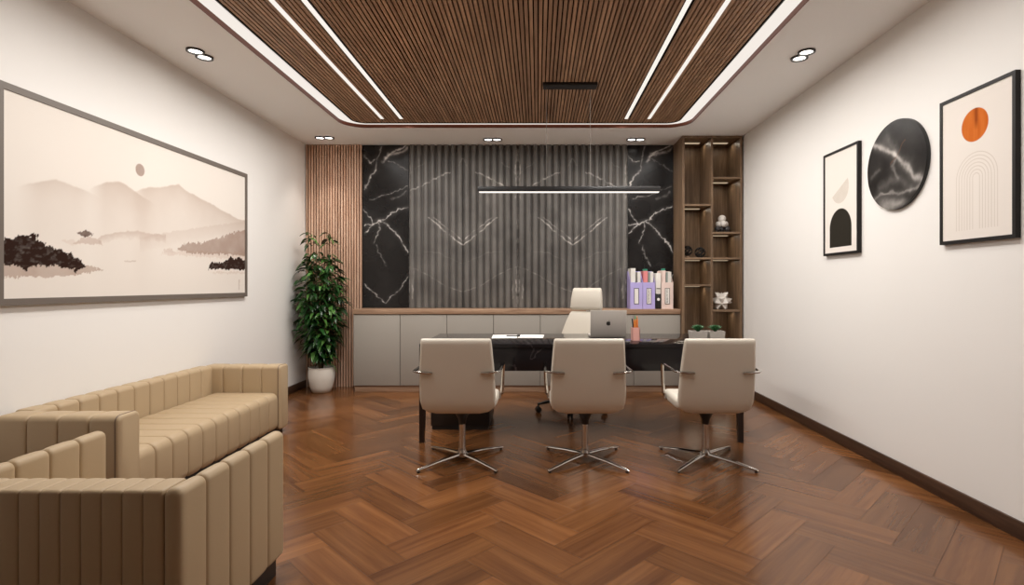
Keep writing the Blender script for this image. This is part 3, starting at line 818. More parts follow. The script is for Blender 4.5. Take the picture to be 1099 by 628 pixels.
# papers
def paper(cx, cy, w, l, rz, z, label):
    k = MB(); R = Matrix.Rotation(rz, 4, 'Z'); vs = []; n = 6
    top = []
    for s in (0.0014, 0):
        for i in range(n + 1):
            for j in range(2):
                p = R @ Vector(((i / n - 0.5) * w, (j - 0.5) * l, 0)); vs.append((cx + p.x, cy + p.y, z + s + (0.0015 * math.sin(math.pi * i / n) if s else 0)))
    q = 2 * (n + 1); fs = []
    for i in range(n):
        a = 2 * i; fs += [[a, a + 2, a + 3, a + 1], [q + a, q + a + 1, q + a + 3, q + a + 2], [a, q + a, q + a + 2, a + 2], [a + 1, a + 3, q + a + 3, q + a + 1]]
    fs += [[0, 1, q + 1, q], [2 * n, q + 2 * n, q + 2 * n + 1, 2 * n + 1]]
    k.add(vs, fs)
    return tag(obj('paper_sheet', k, M['paper'], loc=(cx, cy, z)), label, 'paper', 'papers lying on the desk')
paper(-0.285, 4.66, 0.215, 0.30, 0.04, DZ + 0.001, 'white paper sheet lying on the desk with a dark pen on it')
paper(-0.055, 4.68, 0.215, 0.29, -0.06, DZ + 0.001, 'white paper sheet lying on the desk on the laptop side')
t = thing('ink_pen', 'dark pen lying across the white papers on the desk', 'pen', (-0.2, 4.66, DZ + 0.008), None)
obj('barrel', MB().tube([(-0.27, 4.67, DZ + 0.0085), (-0.15, 4.65, DZ + 0.0085)], 0.0045, 8), M['black'], t)
obj('tip', MB().tube([(-0.15, 4.65, DZ + 0.0085), (-0.134, 4.647, DZ + 0.0085)], [0.0045, 0.001], 8), M['chrome'], t)

# little succulents
def succulent(cx, cy, label, seed):
    rnd = random.Random(seed); z = DZ; h = 0.07; w = 0.063
    t = thing('potted_succulent', label, 'potted plant', (cx, cy, z), 'small succulents on the desk')
    k = MB(); ring = lambda a, zz: [(cx - a, cy - a, zz), (cx + a, cy - a, zz), (cx + a, cy + a, zz), (cx - a, cy + a, zz)]
    k.loft([ring(w - 0.006, z), ring(w, z + h), ring(w - 0.008, z + h), ring(w - 0.010, z + h - 0.012)])
    obj('planter', k, M['concrete'], t, smooth=False)
    obj('soil', MB().loft([ring(w - 0.0105, z + h - 0.02), ring(w - 0.0105, z + h - 0.010)]), M['soil'], t, smooth=False)
    k = MB()
    for i in range(34):
        a = i * 2.399; s = i / 34; el = 1.40 - s * 1.0; L = 0.050 + 0.022 * s
        d = Vector((math.cos(a) * math.cos(el), math.sin(a) * math.cos(el), math.sin(el) * 1.0))
        o = Vector((cx, cy, z + h - 0.008)); pts = [o + d * L * q + Vector((0, 0, 0.012 * math.sin(q * 2.5))) for q in (0, 0.4, 0.75, 1.0)]
        k.tube(pts, [0.004, 0.010, 0.008, 0.001], 8, ry=[0.003, 0.004, 0.003, 0.001])
    obj('leaves', k, M['succ'], t)
succulent((749 - CX) * 4.42 / F, 4.42, 'small succulent in a square concrete planter, the one nearer the laptop', 1)
succulent((767.5 - CX) * 4.42 / F, 4.42, 'small succulent in a square concrete planter, at the outer desk end', 2)

# ------------------------------------------------------------------ chairs
def slab(mb, path, n=5):
    """padded slab swept along path of (y, z, width, thickness)"""
    rings = []
    P = [Vector((0, p[0], p[1])) for p in path]
    for i, p in enumerate(path):
        a = P[max(i - 1, 0)]; b = P[min(i + 1, len(P) - 1)]
        t = (b - a).normalized(); nrm = Vector((0, -t.z, t.y))
        rings.append([P[i] + Vector((x, 0, 0)) + nrm * q for x, q in rrect(p[2] / 2, p[3] / 2, min(p[3] * 0.42, 0.03), n)])
    return mb.loft(rings)

def visitor_chair():
    t = thing('visitor_chair', '', 'chair', (0, 0, 0), 'cream visitor chairs in front of the desk')
    back = [(-0.195, 0.366, 0.20, 0.012), (-0.197, 0.371, 0.30, 0.03), (-0.203, 0.385, 0.40, 0.045), (-0.210, 0.405, 0.465, 0.05), (-0.222, 0.45, 0.486, 0.052), (-0.235, 0.50, 0.488, 0.05),
            (-0.255, 0.60, 0.482, 0.048), (-0.275, 0.70, 0.470, 0.046), (-0.292, 0.78, 0.458, 0.044), (-0.303, 0.83, 0.450, 0.042), (-0.308, 0.850, 0.445, 0.036), (-0.310, 0.858, 0.438, 0.022), (-0.311, 0.861, 0.425, 0.008)]
    obj('backrest', slab(MB(), back, 6), M['cream'], t, angle=1.2)
    seat = [(-0.20, 0.408, 0.40, 0.02), (-0.19, 0.412, 0.44, 0.05), (-0.12, 0.415, 0.475, 0.075), (0.0, 0.418, 0.485, 0.08), (0.10, 0.420, 0.485, 0.078), (0.17, 0.418, 0.482, 0.070), (0.20, 0.412, 0.475, 0.055), (0.218, 0.405, 0.46, 0.03), (0.224, 0.402, 0.44, 0.008)]
    obj('seat', slab(MB(), seat, 6), M['cream'], t, angle=1.2)
    for s in (-1, 1):
        pts = [(s * 0.155, -0.292, 0.640), (s * 0.20, -0.294, 0.643), (s * 0.255, -0.288, 0.648), (s * 0.272, -0.262, 0.650), (s * 0.274, -0.20, 0.651), (s * 0.274, 0.00, 0.655), (s * 0.274, 0.06, 0.653),
               (s * 0.273, 0.082, 0.640), (s * 0.272, 0.088, 0.61), (s * 0.268, 0.09, 0.52), (s * 0.262, 0.09, 0.44), (s * 0.25, 0.088, 0.405), (s * 0.20, 0.085, 0.388)]
        obj('armrest', MB().tube(pts, 0.012, 10, ry=0.0075), M['chrome'], t)
    obj('seat_bracket', MB().lathe([(0.023, 0.25), (0.028, 0.285), (0.048, 0.322), (0.075, 0.348), (0.105, 0.368), (0.11, 0.382)], (0, -0.02, 0), 24), M['black'], t)
    obj('column', MB().lathe([(0.034, 0.042), (0.028, 0.06), (0.023, 0.10), (0.021, 0.20), (0.021, 0.275)], (0, -0.02, 0), 24), M['chrome'], t)
    obj('hub', MB().lathe([(0.03, 0.03), (0.040, 0.034), (0.040, 0.048), (0.03, 0.058)], (0, -0.02, 0), 24), M['chrome'], t)
    for sx, sy in ((-1, -1), (1, -1), (1, 1), (-1, 1)):
        c = Vector((0, -0.02, 0)); e = Vector((sx * 0.26, -0.02 + sy * 0.255, 0))
        pts = [c + Vector((0, 0, 0.047)) + (e - c) * 0.05, c + (e - c) * 0.5 + Vector((0, 0, 0.036)), c + (e - c) * 0.92 + Vector((0, 0, 0.019)), e + Vector((0, 0, 0.014))]
        lg = obj('leg', MB().tube(pts, [0.017, 0.014, 0.011, 0.008], 10, ry=[0.012, 0.011, 0.009, 0.006]), M['chrome'], t)
        g = c + (e - c) * 0.95
        obj('glide', MB().lathe([(0.010, 0.0), (0.010, 0.008), (0.006, 0.014)], (g.x, g.y, 0), 12), M['black'], lg)
    return t
ch = visitor_chair()
CHY = 3.70
ch.location = (-0.515, CHY, 0); ch['label'] = 'cream swivel visitor chair before the desk, the one nearest the tan sofa'
dup(ch, (0.325, CHY, 0), 0, 'cream swivel visitor chair before the desk, the middle of three')
dup(ch, (1.150, CHY, 0), 0, 'cream swivel visitor chair before the desk, the one nearest the bookshelf')

def executive_chair():
    t = thing('executive_chair', 'white high-back executive chair with headrest standing behind the desk', 'chair', (0, 0, 0))
    # built facing +Y
    back = [(-0.205, 0.44, 0.40, 0.02), (-0.21, 0.45, 0.46, 0.05), (-0.225, 0.50, 0.52, 0.065), (-0.24, 0.60, 0.54, 0.065), (-0.255, 0.72, 0.50, 0.06), (-0.275, 0.84, 0.42, 0.055), (-0.29, 0.91, 0.36, 0.05), (-0.294, 0.928, 0.34, 0.035), (-0.296, 0.936, 0.32, 0.010)]
    obj('backrest', slab(MB(), back, 6), M['cream'], t, angle=1.2)
    head = [(-0.292, 0.950, 0.32, 0.012), (-0.292, 0.956, 0.345, 0.05), (-0.295, 0.98, 0.35, 0.07), (-0.303, 1.06, 0.34, 0.072), (-0.312, 1.13, 0.325, 0.065), (-0.317, 1.158, 0.315, 0.045), (-0.319, 1.17, 0.30, 0.012)]
    obj('headrest', slab(MB(), head, 6), M['cream'], t, angle=1.2)
    obj('back_frame', MB().tube([(0, -0.12, 0.40), (0, -0.27, 0.43), (0, -0.30, 0.60), (0, -0.325, 0.80), (0, -0.345, 0.95), (0, -0.345, 1.04)], 0.028, 10, ry=0.012), M['chrome'], t)
    seat = [(-0.235, 0.455, 0.44, 0.02), (-0.22, 0.458, 0.48, 0.07), (-0.1, 0.462, 0.52, 0.09), (0.1, 0.466, 0.52, 0.09), (0.22, 0.462, 0.51, 0.08), (0.255, 0.452, 0.49, 0.05), (0.265, 0.445, 0.46, 0.012)]
    obj('seat', slab(MB(), seat, 6), M['cream'], t, angle=1.2)
    for s in (-1, 1):
        pts = [(s * 0.20, -0.02, 0.405), (s * 0.29, -0.02, 0.41), (s * 0.305, -0.02, 0.46), (s * 0.305, -0.02, 0.60), (s * 0.30, 0.0, 0.625)]
        ar = obj('armrest', MB().tube(pts, 0.016, 10, ry=0.009, up=(0, 1, 0)), M['black'], t)
        obj('arm_pad', MB().box((s * 0.27, -0.14, 0.622), (s * 0.335, 0.14, 0.648), 0.012, 3), M['black'], ar)
    obj('mechanism', MB().box((-0.09, -0.14, 0.375), (0.09, 0.10, 0.418), 0.01), M['black'], t)
    obj('gas_column', MB().lathe([(0.032, 0.10), (0.032, 0.22), (0.018, 0.225), (0.018, 0.38)], (0, 0, 0), 20), M['black'], t)
    for i in range(5):
        a = math.radians(90 + 72 * i + 27); e = Vector((math.cos(a), math.sin(a), 0))
        lg = obj('leg', MB().tube([e * 0.02 + Vector((0, 0, 0.125)), e * 0.16 + Vector((0, 0, 0.108)), e * 0.33 + Vector((0, 0, 0.080))], [0.024, 0.020, 0.015], 10, ry=[0.022, 0.016, 0.012]), M['black'], t)
        k = MB(); n = Vector((-e.y, e.x, 0)); c = e * 0.325 + Vector((0, 0, 0.028))
        for s in (-1, 1):
            q = c + n * s * 0.016
            k.tube([q - n * 0.009, q - n * 0.006, q + n * 0.006, q + n * 0.009], [0.022, 0.028, 0.028, 0.022], 18, ry=None)
        k.tube([c + Vector((0, 0, 0.0)), c + Vector((0, 0, 0.055))], 0.008, 8)
        obj('caster', k, M['black'], lg)
    return t
ex = executive_chair()
ex.location = (0.325, 5.13, 0); ex.rotation_euler = (0, 0, math.pi - math.radians(33))

# ------------------------------------------------------------------ sofa and armchair
def sofa():
    x0, x1, y0, y1, zt, zb = -2.730, -2.065, 2.65, 4.46, 0.552, 0.035
    t = thing('sofa', 'long tan channel-tufted leather sofa along the wall under the landscape painting', 'sofa', ((x0 + x1) / 2, (y0 + y1) / 2, 0))
    A = 0.148; zc, hh = (zt + zb) / 2, (zt - zb) / 2
    for a, b, nr in ((y0, y0 + A, y0), (y1 - A, y1, y1)):
        arm = obj('arm', channels(MB(), 'X', x0 + 0.05, x1, 4, ((a + b) / 2, zc), A / 2, hh, 0.03, depth=0.012, endr=0.016), M['sofa'], t)
        pts = [(x1 - 0.018, (a + b) / 2 + p, zc + z) for p, z in rrect(A / 2 - 0.0005, hh - 0.0005, 0.03)]
        obj('piping', MB().tube(pts, 0.0035, 6, closed=True, up=(1, 0, 0)), M['piping'], arm)
    obj('backrest', channels(MB(), 'Y', y0 + A + 0.002 if False else y0 + A - 0.004, y1 - A + 0.004, 11, (x0 + 0.062, zc), 0.060, hh, 0.028, depth=0.016), M['sofa'], t)
    obj('seat', channels(MB(), 'Y', y0 + A + 0.001, y1 - A - 0.001, 11, ((x0 + 0.11 + x1 - 0.015) / 2, (0.036 + 0.338) / 2), (x1 - 0.015 - x0 - 0.11) / 2, (0.338 - 0.036) / 2, 0.055, depth=0.016), M['sofa'], t)
    obj('plinth', MB().box((x0 + 0.03, y0 + 0.03, 0), (x1 - 0.035, y1 - 0.03, 0.06), 0.002), M['plinth'], t)
sofa()
def armchair():
    x0, x1, y0, y1, zt, zb = -1.860, -1.060, 1.60, 2.255, 0.592, 0.072
    t = thing('armchair', 'tan channel-tufted armchair in the foreground with its back to the viewer', 'armchair', ((x0 + x1) / 2, (y0 + y1) / 2, 0))
    A = 0.058; zc, hh = (zt + zb) / 2, (zt - zb) / 2
    for a in (x0, x1 - A):
        obj('arm', channels(MB(), 'Y', y0, y1, 5, (a + A / 2, zc), A / 2, hh, 0.026, depth=0.012, endr=0.018), M['sofa'], t)
    obj('backrest', channels(MB(), 'X', x0 + A + 0.001, x1 - A - 0.001, 11, (y0 + 0.062, zc - 0.003), 0.058, hh - 0.003, 0.012, depth=0.008, endr=0.008), M['sofa'], t)
    obj('seat', channels(MB(), 'X', x0 + A + 0.001, x1 - A - 0.001, 5, ((y0 + 0.118 + y1 - 0.01) / 2, (0.10 + 0.35) / 2), (y1 - 0.01 - y0 - 0.118) / 2, 0.125, 0.05, depth=0.016), M['sofa'], t)
    obj('plinth', MB().box((x0 + 0.03, y0 + 0.03, 0), (x1 - 0.022, y1 - 0.03, 0.10), 0.002), M['plinth'], t)
armchair()

# ------------------------------------------------------------------ big landscape painting on the left wall
def wallL(px, py, xw=-2.712):
    y = F * xw / (px - CX); return (y, EYE - (py - CY) * y / F)
def painting():
    xf = -2.706; y0, y1, z0, z1 = 2.690, 5.015, 1.094, 2.234; fw = 0.036
    t = thing('landscape_painting', 'wide ink landscape painting of misty mountains hanging above the sofa', 'painting', (XL, (y0 + y1) / 2, (z0 + z1) / 2))
    k = MB()
    for a, b in (((y0, z0), (y1, z0 + fw)), ((y0, z1 - fw), (y1, z1)), ((y0, z0 + fw), (y0 + fw, z1 - fw)), ((y1 - fw, z0 + fw), (y1, z1 - fw))):
        k.box((XL + 0.001, a[0], a[1]), (xf, b[0], b[1]))
    obj('frame', k, M['frame_taupe'], t, smooth=False)
    a0, a1, b0, b1 = y0 + fw, y1 - fw, z0 + fw, z1 - fw
    obj('backing', MB().box((XL + 0.001, a0, b0), (-2.7135, a1, b1)), M['paper'], t, smooth=False)
    Y, Z = np.meshgrid(np.linspace(a0, a1, 420), np.linspace(b0, b1, 230), indexing='ij')
    base = np.array([0.77, 0.715, 0.655]); col = np.ones(Y.shape + (3,)) * base
    nz = fbm(Y * 8, Z * 8, 1); fine = fbm(Y * 40, Z * 40, 6)
    def blend(c, m): 
        nonlocal col
        m = np.clip(m, 0, 1)[..., None]; col = col * (1 - m) + np.array(c) * m
    def ridge(pts):
        P = [wallL(*p) for p in pts]; return np.interp(Y, [p[0] for p in P], [p[1] for p in P], left=-9, right=-9)
    # far mountains: a wash that thins out downwards
    for pts, s, fade in (([(14, 203), (30, 196), (60, 192.5), (75, 195), (95, 206), (110, 215)], 0.35, 0.22), ([(92, 206), (105, 197), (115, 195), (128, 195.5), (142, 202), (158, 214), (170, 222)], 0.5, 0.26),
                      ([(138, 207), (150, 202), (165, 200), (180, 198.5), (192, 198), (205, 207), (215, 213), (228, 219), (240, 226), (255, 234), (268, 238)], 0.5, 0.26)):
        r = ridge(pts) + (nz - 0.5) * 0.035; d = r - Z
        Pe = sorted(wallL(*p)[0] for p in pts); fade_e = np.clip((Y - Pe[0]) / 0.16, 0, 1) * (1 if Pe[1] > 4.5 or Pe[-1] > 4.9 else np.clip((Pe[-1] - Y) / 0.22, 0, 1)); edge_f = fade_e * fade_e * (3 - 2 * fade_e)
        edge = np.clip(d / 0.012, 0, 1) * edge_f
        blend((0.50, 0.40, 0.335), edge * s * 1.3 * np.exp(-np.clip(d, 0, 9) / fade) * (0.75 + 0.5 * nz))
        blend((0.45, 0.35, 0.29), edge * 0.28 * np.exp(-np.clip(d, 0, 9) / 0.03))
    # middle shores
    for pts, s, th in (([(106, 254), (118, 250), (130, 247.5), (145, 247.5), (160, 250), (178, 252)], 0.6, 0.055), ([(150, 254), (175, 250), (190, 247), (215, 243.5), (240, 240.5), (268, 236)], 0.28, 0.11)):
        r = ridge(pts) + (fine - 0.5) * 0.03; d = r - Z
        blend((0.47, 0.35, 0.29), np.clip(d / 0.008, 0, 1) * s * np.clip(1 - d / th, 0, 1) ** 0.7)
    def blob(pts, c, s, rough=0.02, n=fine):
        yy = Y + (n - 0.5) * rough * 2; zz = Z + (fbm(Y * 40 + 9, Z * 40, 12) - 0.5) * rough * 2 + (fbm(Y * 130, Z * 30, 77) - 0.5) * rough * 1.4
        blend(c, inpoly(yy, zz, [wallL(*p) for p in pts]) * (s * (0.75 + 0.5 * nz) if s < 0.8 else np.clip(s * (0.84 + 0.36 * fbm(Y * 45, Z * 70, 50)), 0, 1)))
    blob([(171, 272), (195, 269), (268, 272), (268, 279), (215, 276), (190, 274)], (0.62, 0.50, 0.43), 0.5)
    blob([(175, 268), (180, 265), (190, 270), (176, 271)], (0.55, 0.42, 0.36), 0.5, 0.02)
    blob([(190, 268), (199, 262), (215, 261), (225, 258), (236, 255.5), (248, 251), (257, 247.5), (268, 249), (268, 275), (240, 273), (205, 272)], (0.30, 0.195, 0.15), 0.72, 0.022)
    blob([(223, 289), (228, 281), (236, 282), (243, 279), (248, 275), (252, 279), (257, 275.5), (261, 279), (268, 276), (268, 290), (240, 289)], (0.036, 0.019, 0.014), 1.0, 0.016)
    blob([(225, 292), (268, 291.5), (268, 294), (230, 294)], (0.60, 0.49, 0.42), 0.5)
    blob([(2, 284), (60, 284), (92, 284), (112, 290), (85, 295), (50, 297.5), (2, 298)], (0.38, 0.265, 0.205), 0.7, 0.014)
    blob([(2, 257), (15, 256.5), (25, 254), (38, 251.5), (47, 262), (62, 269), (74, 271), (84, 278), (92, 286), (80, 291), (66, 286), (48, 285), (35, 289), (2, 286)], (0.030, 0.015, 0.011), 1.0, 0.024)
    blob([(78, 262), (86, 256), (95, 254), (104, 256), (111, 263), (90, 262)], (0.47, 0.34, 0.28), 0.6, 0.012)
    blob([(82, 252), (86, 249.5), (92, 247.5), (98, 249.5), (101, 252), (92, 254)], (0.11, 0.062, 0.045), 0.85, 0.014)
    blob([(66, 258), (78, 257), (86, 262), (76, 264)], (0.62, 0.50, 0.43), 0.4, 0.01)
    blob([(133, 280), (146, 279.3), (145, 281), (134, 281.5)], (0.48, 0.38, 0.32), 0.5, 0.004)
    blob([(256, 300), (257.2, 300), (257.2, 311), (256, 311)], (0.48, 0.38, 0.32), 0.6, 0.003)
    yc, zc = wallL(150.3, 182.5)
    blend((0.33, 0.235, 0.195), np.clip((0.044 - np.hypot(Y - yc, Z - zc)) / 0.004, 0, 1) * (0.6 + 0.5 * nz))
    o = sheet('canvas', np.stack([np.full_like(Y, -2.7115), Y, Z], -1), col, M['canvas'], t)
painting()

# ------------------------------------------------------------------ right wall pictures
XP = 2.258
def picture(y0, y1, z0, z1, label, fn):
    fw = 0.018
    t = thing('framed_print', label, 'framed print', (XR, (y0 + y1) / 2, (z0 + z1) / 2), 'black framed prints')
    k = MB()
    for a, b in (((y0, z0), (y1, z0 + fw)), ((y0, z1 - fw), (y1, z1)), ((y0, z0 + fw), (y0 + fw, z1 - fw)), ((y1 - fw, z0 + fw), (y1, z1 - fw))):
        k.box((XP, a[0], a[1]), (XR - 0.001, b[0], b[1]))
    obj('frame', k, M['frame_black'], t, smooth=False)
    a0, a1, b0, b1 = y0 + fw, y1 - fw, z0 + fw, z1 - fw
    obj('backing', MB().box((XP + 0.006, a0, b0), (XR - 0.001, a1, b1)), M['paper'], t, smooth=False)
    Y, Z = np.meshgrid(np.linspace(a0, a1, 190), np.linspace(b0, b1, 330), indexing='ij')
    sheet('print', np.stack([np.full_like(Y, XP + 0.005), Y, Z], -1), fn(Y, Z), M['canvas'], t)
def art_big(Y, Z):
    col = np.ones(Y.shape + (3,)) * np.array([0.80, 0.745, 0.69])
    def blend(c, m):
        nonlocal col
        m = np.clip(m, 0, 1)[..., None]; col = col * (1 - m) + np.array(c) * m
    yc, zc = 2.784, 2.03; d = np.hypot(Y - yc, Z - zc)
    st = fbm(Y * 30, Z * 4, 3)
    blend((0.55, 0.125, 0.02), np.clip((0.087 - d) / 0.003, 0, 1) * 1.0)
    blend((0.72, 0.23, 0.05), np.clip((0.087 - d) / 0.003, 0, 1) * np.clip(st * 1.6 - 0.5, 0, 0.8))
    blend((0.22, 0.04, 0.01), np.clip((0.087 - d) / 0.003, 0, 1) * np.exp(-((Y - yc + 0.010) / 0.012) ** 2) * np.clip((Z - zc + 0.03) / 0.05, 0, 1) * 0.8)
    yc, zc = 2.775, 1.757
    for r in np.linspace(0.022, 0.130, 7):
        q = np.where(Z > zc, np.abs(np.hypot(Y - yc, Z - zc) - r), np.abs(np.abs(Y - yc) - r))
        blend((0.52, 0.45, 0.38), np.clip(1 - q / 0.0035, 0, 1) * (Z > 1.490) * 0.65)
    return col
def art_small(Y, Z):
    col = np.ones(Y.shape + (3,)) * np.array([0.80, 0.745, 0.69])
    def blend(c, m):
        nonlocal col
        m = np.clip(m, 0, 1)[..., None]; col = col * (1 - m) + np.array(c) * m
    yc, r, zb, zm = 4.020, 0.146, 1.486, 1.628
    q = np.where(Z > zm, np.hypot(Y - yc, Z - zm), np.abs(Y - yc))
    gn = fbm(Y * 25, Z * 25, 8)
    a, b = (4.128, 1.872), (3.925, 1.985)
    n = (-(b[1] - a[1]), b[0] - a[0]); cy, cz = (a[0] + b[0]) / 2, (a[1] + b[1]) / 2
    sd = ((Y - cy) * n[0] + (Z - cz) * n[1]) / math.hypot(*n)
    blend((0.58, 0.52, 0.45), ((np.hypot(Y - cy, Z - cz) < 0.116) & (sd > 0)) * (0.5 + 0.3 * gn))
    blend((0.030, 0.026, 0.020), np.clip((r - q) / 0.003, 0, 1) * (Z > zb))
    return col
picture(2.541, 3.020, 1.424, 2.219, 'black framed print of an orange disc above concentric arch lines', art_big)
picture(3.789, 4.250, 1.428, 2.219, 'black framed print of a black arch below a beige half disc', art_small)
def disc():
    yc, zc, R = 3.405, 1.962, 0.282
    t = thing('marble_disc', 'round black marble disc hanging between the two framed prints', 'wall decoration', (XR, yc, zc))
    obj('core', MB().lathe([(R - 0.002, XP + 0.004), (R, XP + 0.008), (R, XR - 0.001)], (0, yc, zc), 72, axis='X'), M['black'], t, label='black edge')
    a = np.linspace(0, 2 * math.pi, 181)[:, None]; r = np.linspace(0.001, R - 0.001, 110)[None, :]
    Y = yc + r * np.cos(a); Z = zc + r * np.sin(a)
    X = XP + 0.0035 + 0 * Y
    def P(px, py): y = F * XP / (px - CX); return (y, EYE - (py - CY) * y / F)
    wx = (fbm(Y * 9, Z * 9, 4) - 0.5) * 0.09; wz = (fbm(Y * 9 + 5, Z * 9, 14) - 0.5) * 0.09
    y_, z_ = Y + wx, Z + wz; br = 0.3 + 1.0 * fbm(Y * 22, Z * 22, 18)
    v = 0.05 * np.clip(fbm(Y * 7, Z * 7, 40) - 0.3, 0, 1)
    for pts, w, s in (([(936, 153), (944, 156), (951, 163), (958, 166), (966, 172), (974, 178), (980, 186), (986, 190), (992, 194)], 0.014, 0.9), ([(958, 166), (962, 172), (957, 180), (965, 188)], 0.012, 0.35),
                      ([(938, 217), (946, 213), (955, 209), (966, 207), (977, 202), (990, 196)], 0.008, 0.5), ([(945, 224), (955, 221), (967, 218)], 0.03, 0.6), ([(946, 205), (955, 196), (968, 191), (978, 199)], 0.03, 0.16),
                      ([(950, 150), (960, 165)], 0.03, 0.2), ([(935, 190), (945, 186)], 0.01, 0.2)):
        d = pdist(y_, z_, [P(*p) for p in pts]); v = v + s * 0.5 * br * np.exp(-(d / w) ** 2) + s * 0.08 * np.exp(-(d / (w * 2.6)) ** 2)
    v = np.clip(v, 0, 0.7)
    col = np.stack([0.013 + v * 0.84, 0.011 + v * 0.79, 0.010 + v * 0.74], -1)
    d = pdist(y_, z_, [P(*p) for p in [(970, 152), (966, 160), (962, 170), (955, 178)]]); q = (0.3 * np.exp(-(d / 0.006) ** 2))[..., None]
    col = col * (1 - q) + np.array([0.25, 0.10, 0.05]) * q
    sheet('polished_face', np.stack([X, Y, Z], -1), col, M['disc'], t)
disc()

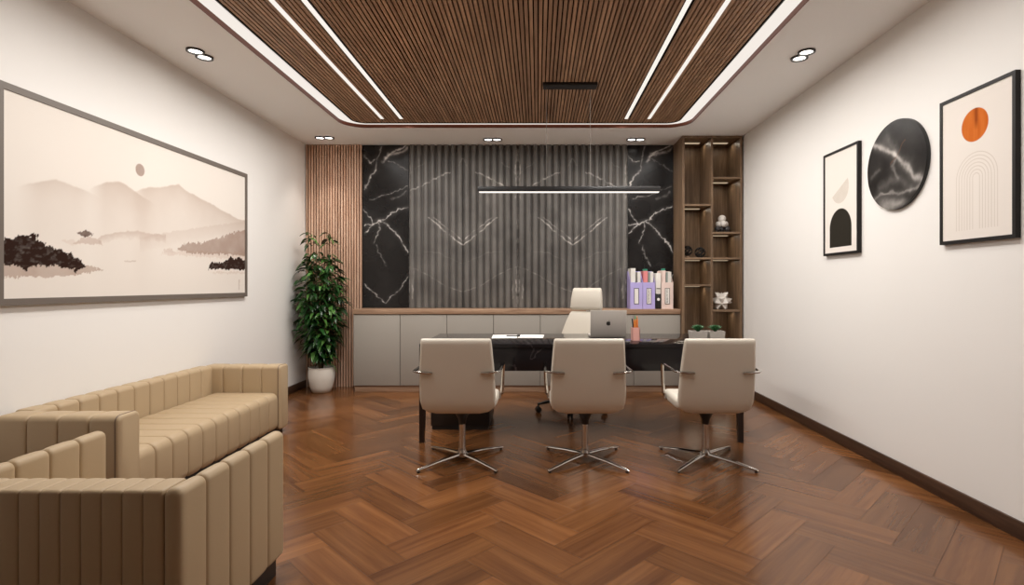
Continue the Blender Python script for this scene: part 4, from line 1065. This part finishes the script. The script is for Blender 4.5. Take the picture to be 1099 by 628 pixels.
# ------------------------------------------------------------------ tall potted plant
def plant():
    cx, cy = -2.425, 6.035; rnd = random.Random(11)
    t = thing('potted_plant', 'tall leafy green plant in a white pot before the oak slats', 'potted plant', (cx, cy, 0))
    k = MB(); k.lathe([(0.085, 0.0), (0.100, 0.006), (0.120, 0.06), (0.140, 0.15), (0.143, 0.20), (0.139, 0.25), (0.136, 0.268), (0.142, 0.280), (0.134, 0.282), (0.128, 0.262), (0.126, 0.25)], (cx, cy, 0), 36, cap=False)
    k.lathe([(0.001, 0.002), (0.088, 0.002)], (cx, cy, 0), 36, cap=False)
    obj('pot', k, M['pot'], t, angle=1.0)
    obj('soil', MB().lathe([(0.127, 0.235), (0.127, 0.248), (0.06, 0.256), (0.004, 0.258)], (cx, cy, 0), 28), M['soil'], t)
    st = MB(); lf = MB()
    def leaf(p, d, L, W, droop, tone):
        d = d.normalized(); side = d.cross(Vector((0, 0, 1)))
        if side.length < 0.1: side = Vector((1, 0, 0))
        side.normalize(); roll = rnd.uniform(-0.6, 0.6); up = side.cross(d).normalized()
        side = (side * math.cos(roll) + up * math.sin(roll)).normalized()
        vs, fs = [], []; N = 6
        for i in range(N + 1):
            s = i / N; w = W * math.sin(math.pi * min(1, s * 0.92 + 0.05)) ** 0.8 * (1 - 0.25 * s) + 0.0006
            if i == N: w = 0.0006
            q = p + d * (L * s) + Vector((0, 0, -droop * L * s * s))
            fold = up * (w * 0.35)
            for sgn in (-1, 0, 1):
                c = q + side * (w * sgn) + (fold if sgn else Vector((0, 0, 0)))
                c.x = max(c.x, XL + 0.012); c.y = min(c.y, 6.322); vs.append(c)
        for i in range(N):
            for j in range(2):
                a = i * 3 + j; fs.append([a, a + 1, a + 4, a + 3])
        lf.add(vs, fs, tone)
    def spread(z):  # half width of the crown at height z
        pts = [(0.30, 0.11), (0.45, 0.17), (0.60, 0.26), (0.85, 0.285), (1.05, 0.285), (1.25, 0.235), (1.42, 0.20), (1.52, 0.13), (1.75, 0.09)]
        return float(np.interp(z, [p[0] for p in pts], [p[1] for p in pts]))
    tops = [(-0.10, -0.02, 1.74), (0.075, 0.03, 1.75), (-0.02, -0.06, 1.52), (0.12, 0.0, 1.46), (-0.16, 0.02, 1.45), (0.03, -0.12, 1.30), (-0.08, -0.14, 1.15), (0.16, -0.05, 1.20), (-0.20, -0.06, 1.05), (0.10, -0.14, 0.90), (-0.05, 0.1, 1.42), (0.14, 0.10, 1.25)]
    for tx, ty, tz in tops:
        b = Vector((cx + rnd.uniform(-0.04, 0.04), cy + rnd.uniform(-0.04, 0.04), 0.245)); e = Vector((cx + tx, cy + ty, tz))
        P = [b.lerp(e, s) + Vector((rnd.uniform(-.012, .012), rnd.uniform(-.012, .012), 0)) + Vector((tx, ty, 0)) * (0.25 * math.sin(math.pi * s)) for s in (0, .2, .4, .6, .8, 1)]
        P[0] = b
        st.tube(P, [0.007, 0.0065, 0.006, 0.005, 0.004, 0.0025], 6)
        N = int((tz - 0.30) / 0.026)
        for i in range(N):
            s = 0.10 + 0.90 * i / max(N - 1, 1); q = s * 5; a = min(int(q), 4); p = P[a].lerp(P[a + 1], q - a)
            if tz > 1.6 and 1.50 < p.z < 1.60: continue
            ang = i * 2.399 + rnd.uniform(-0.5, 0.5); R = spread(p.z)
            out = Vector((math.cos(ang), math.sin(ang), 0))
            reach = rnd.uniform(0.25, 1.0) * max(R - math.hypot(p.x - cx, p.y - cy) * 0.8, 0.04)
            q2 = p + out * reach * 0.75 + Vector((0, 0, 0.04))
            q2.x = max(q2.x, XL + 0.06); q2.y = min(q2.y, 6.28)
            st.tube([p, p.lerp(q2, 0.5) + Vector((0, 0, 0.012)), q2], [0.002, 0.0018, 0.0012], 4)
            for m_ in range(rnd.choice((2, 2, 3))):
                d = out + Vector((rnd.uniform(-.8, .8), rnd.uniform(-.8, .8), rnd.uniform(-0.15, 0.5)))
                leaf(q2.lerp(p, 0.25 * m_), d, rnd.uniform(0.085, 0.14), rnd.uniform(0.017, 0.027), rnd.uniform(0.3, 1.0), rnd.random() ** 1.5)
    obj('stems', st, M['stem'], t)
    o = obj('foliage', lf, M['leaf'], t, angle=3.0, fixn=False)
plant()

# ------------------------------------------------------------------ camera, world, view
cam = bpy.data.cameras.new('camera'); co = bpy.data.objects.new('camera', cam); C.objects.link(co)
cam.sensor_width = 36; cam.sensor_fit = 'HORIZONTAL'; cam.lens = F / 1099 * 36
cam.shift_x = -(CX - 549.5) / 1099; cam.shift_y = -(314 - CY) / 1099
co.location = (0, 0, EYE); co.rotation_euler = (math.radians(90), 0, 0); cam.clip_start = 0.05
S = bpy.context.scene; S.camera = co
w = bpy.data.worlds.new('world'); w.use_nodes = True; S.world = w
w.node_tree.nodes['Background'].inputs[0].default_value = (0.02, 0.018, 0.016, 1); w.node_tree.nodes['Background'].inputs[1].default_value = 0.5
S.view_settings.view_transform = 'Standard'; S.view_settings.look = 'None'; S.view_settings.gamma = 1.0; S.view_settings.exposure = -0.12
S.view_settings.use_curve_mapping = False
S.cycles.use_denoising = True; S.cycles.max_bounces = 8; S.cycles.diffuse_bounces = 5; S.cycles.glossy_bounces = 4; S.cycles.caustics_reflective = False; S.cycles.caustics_refractive = False; S.cycles.sample_clamp_indirect = 6.0
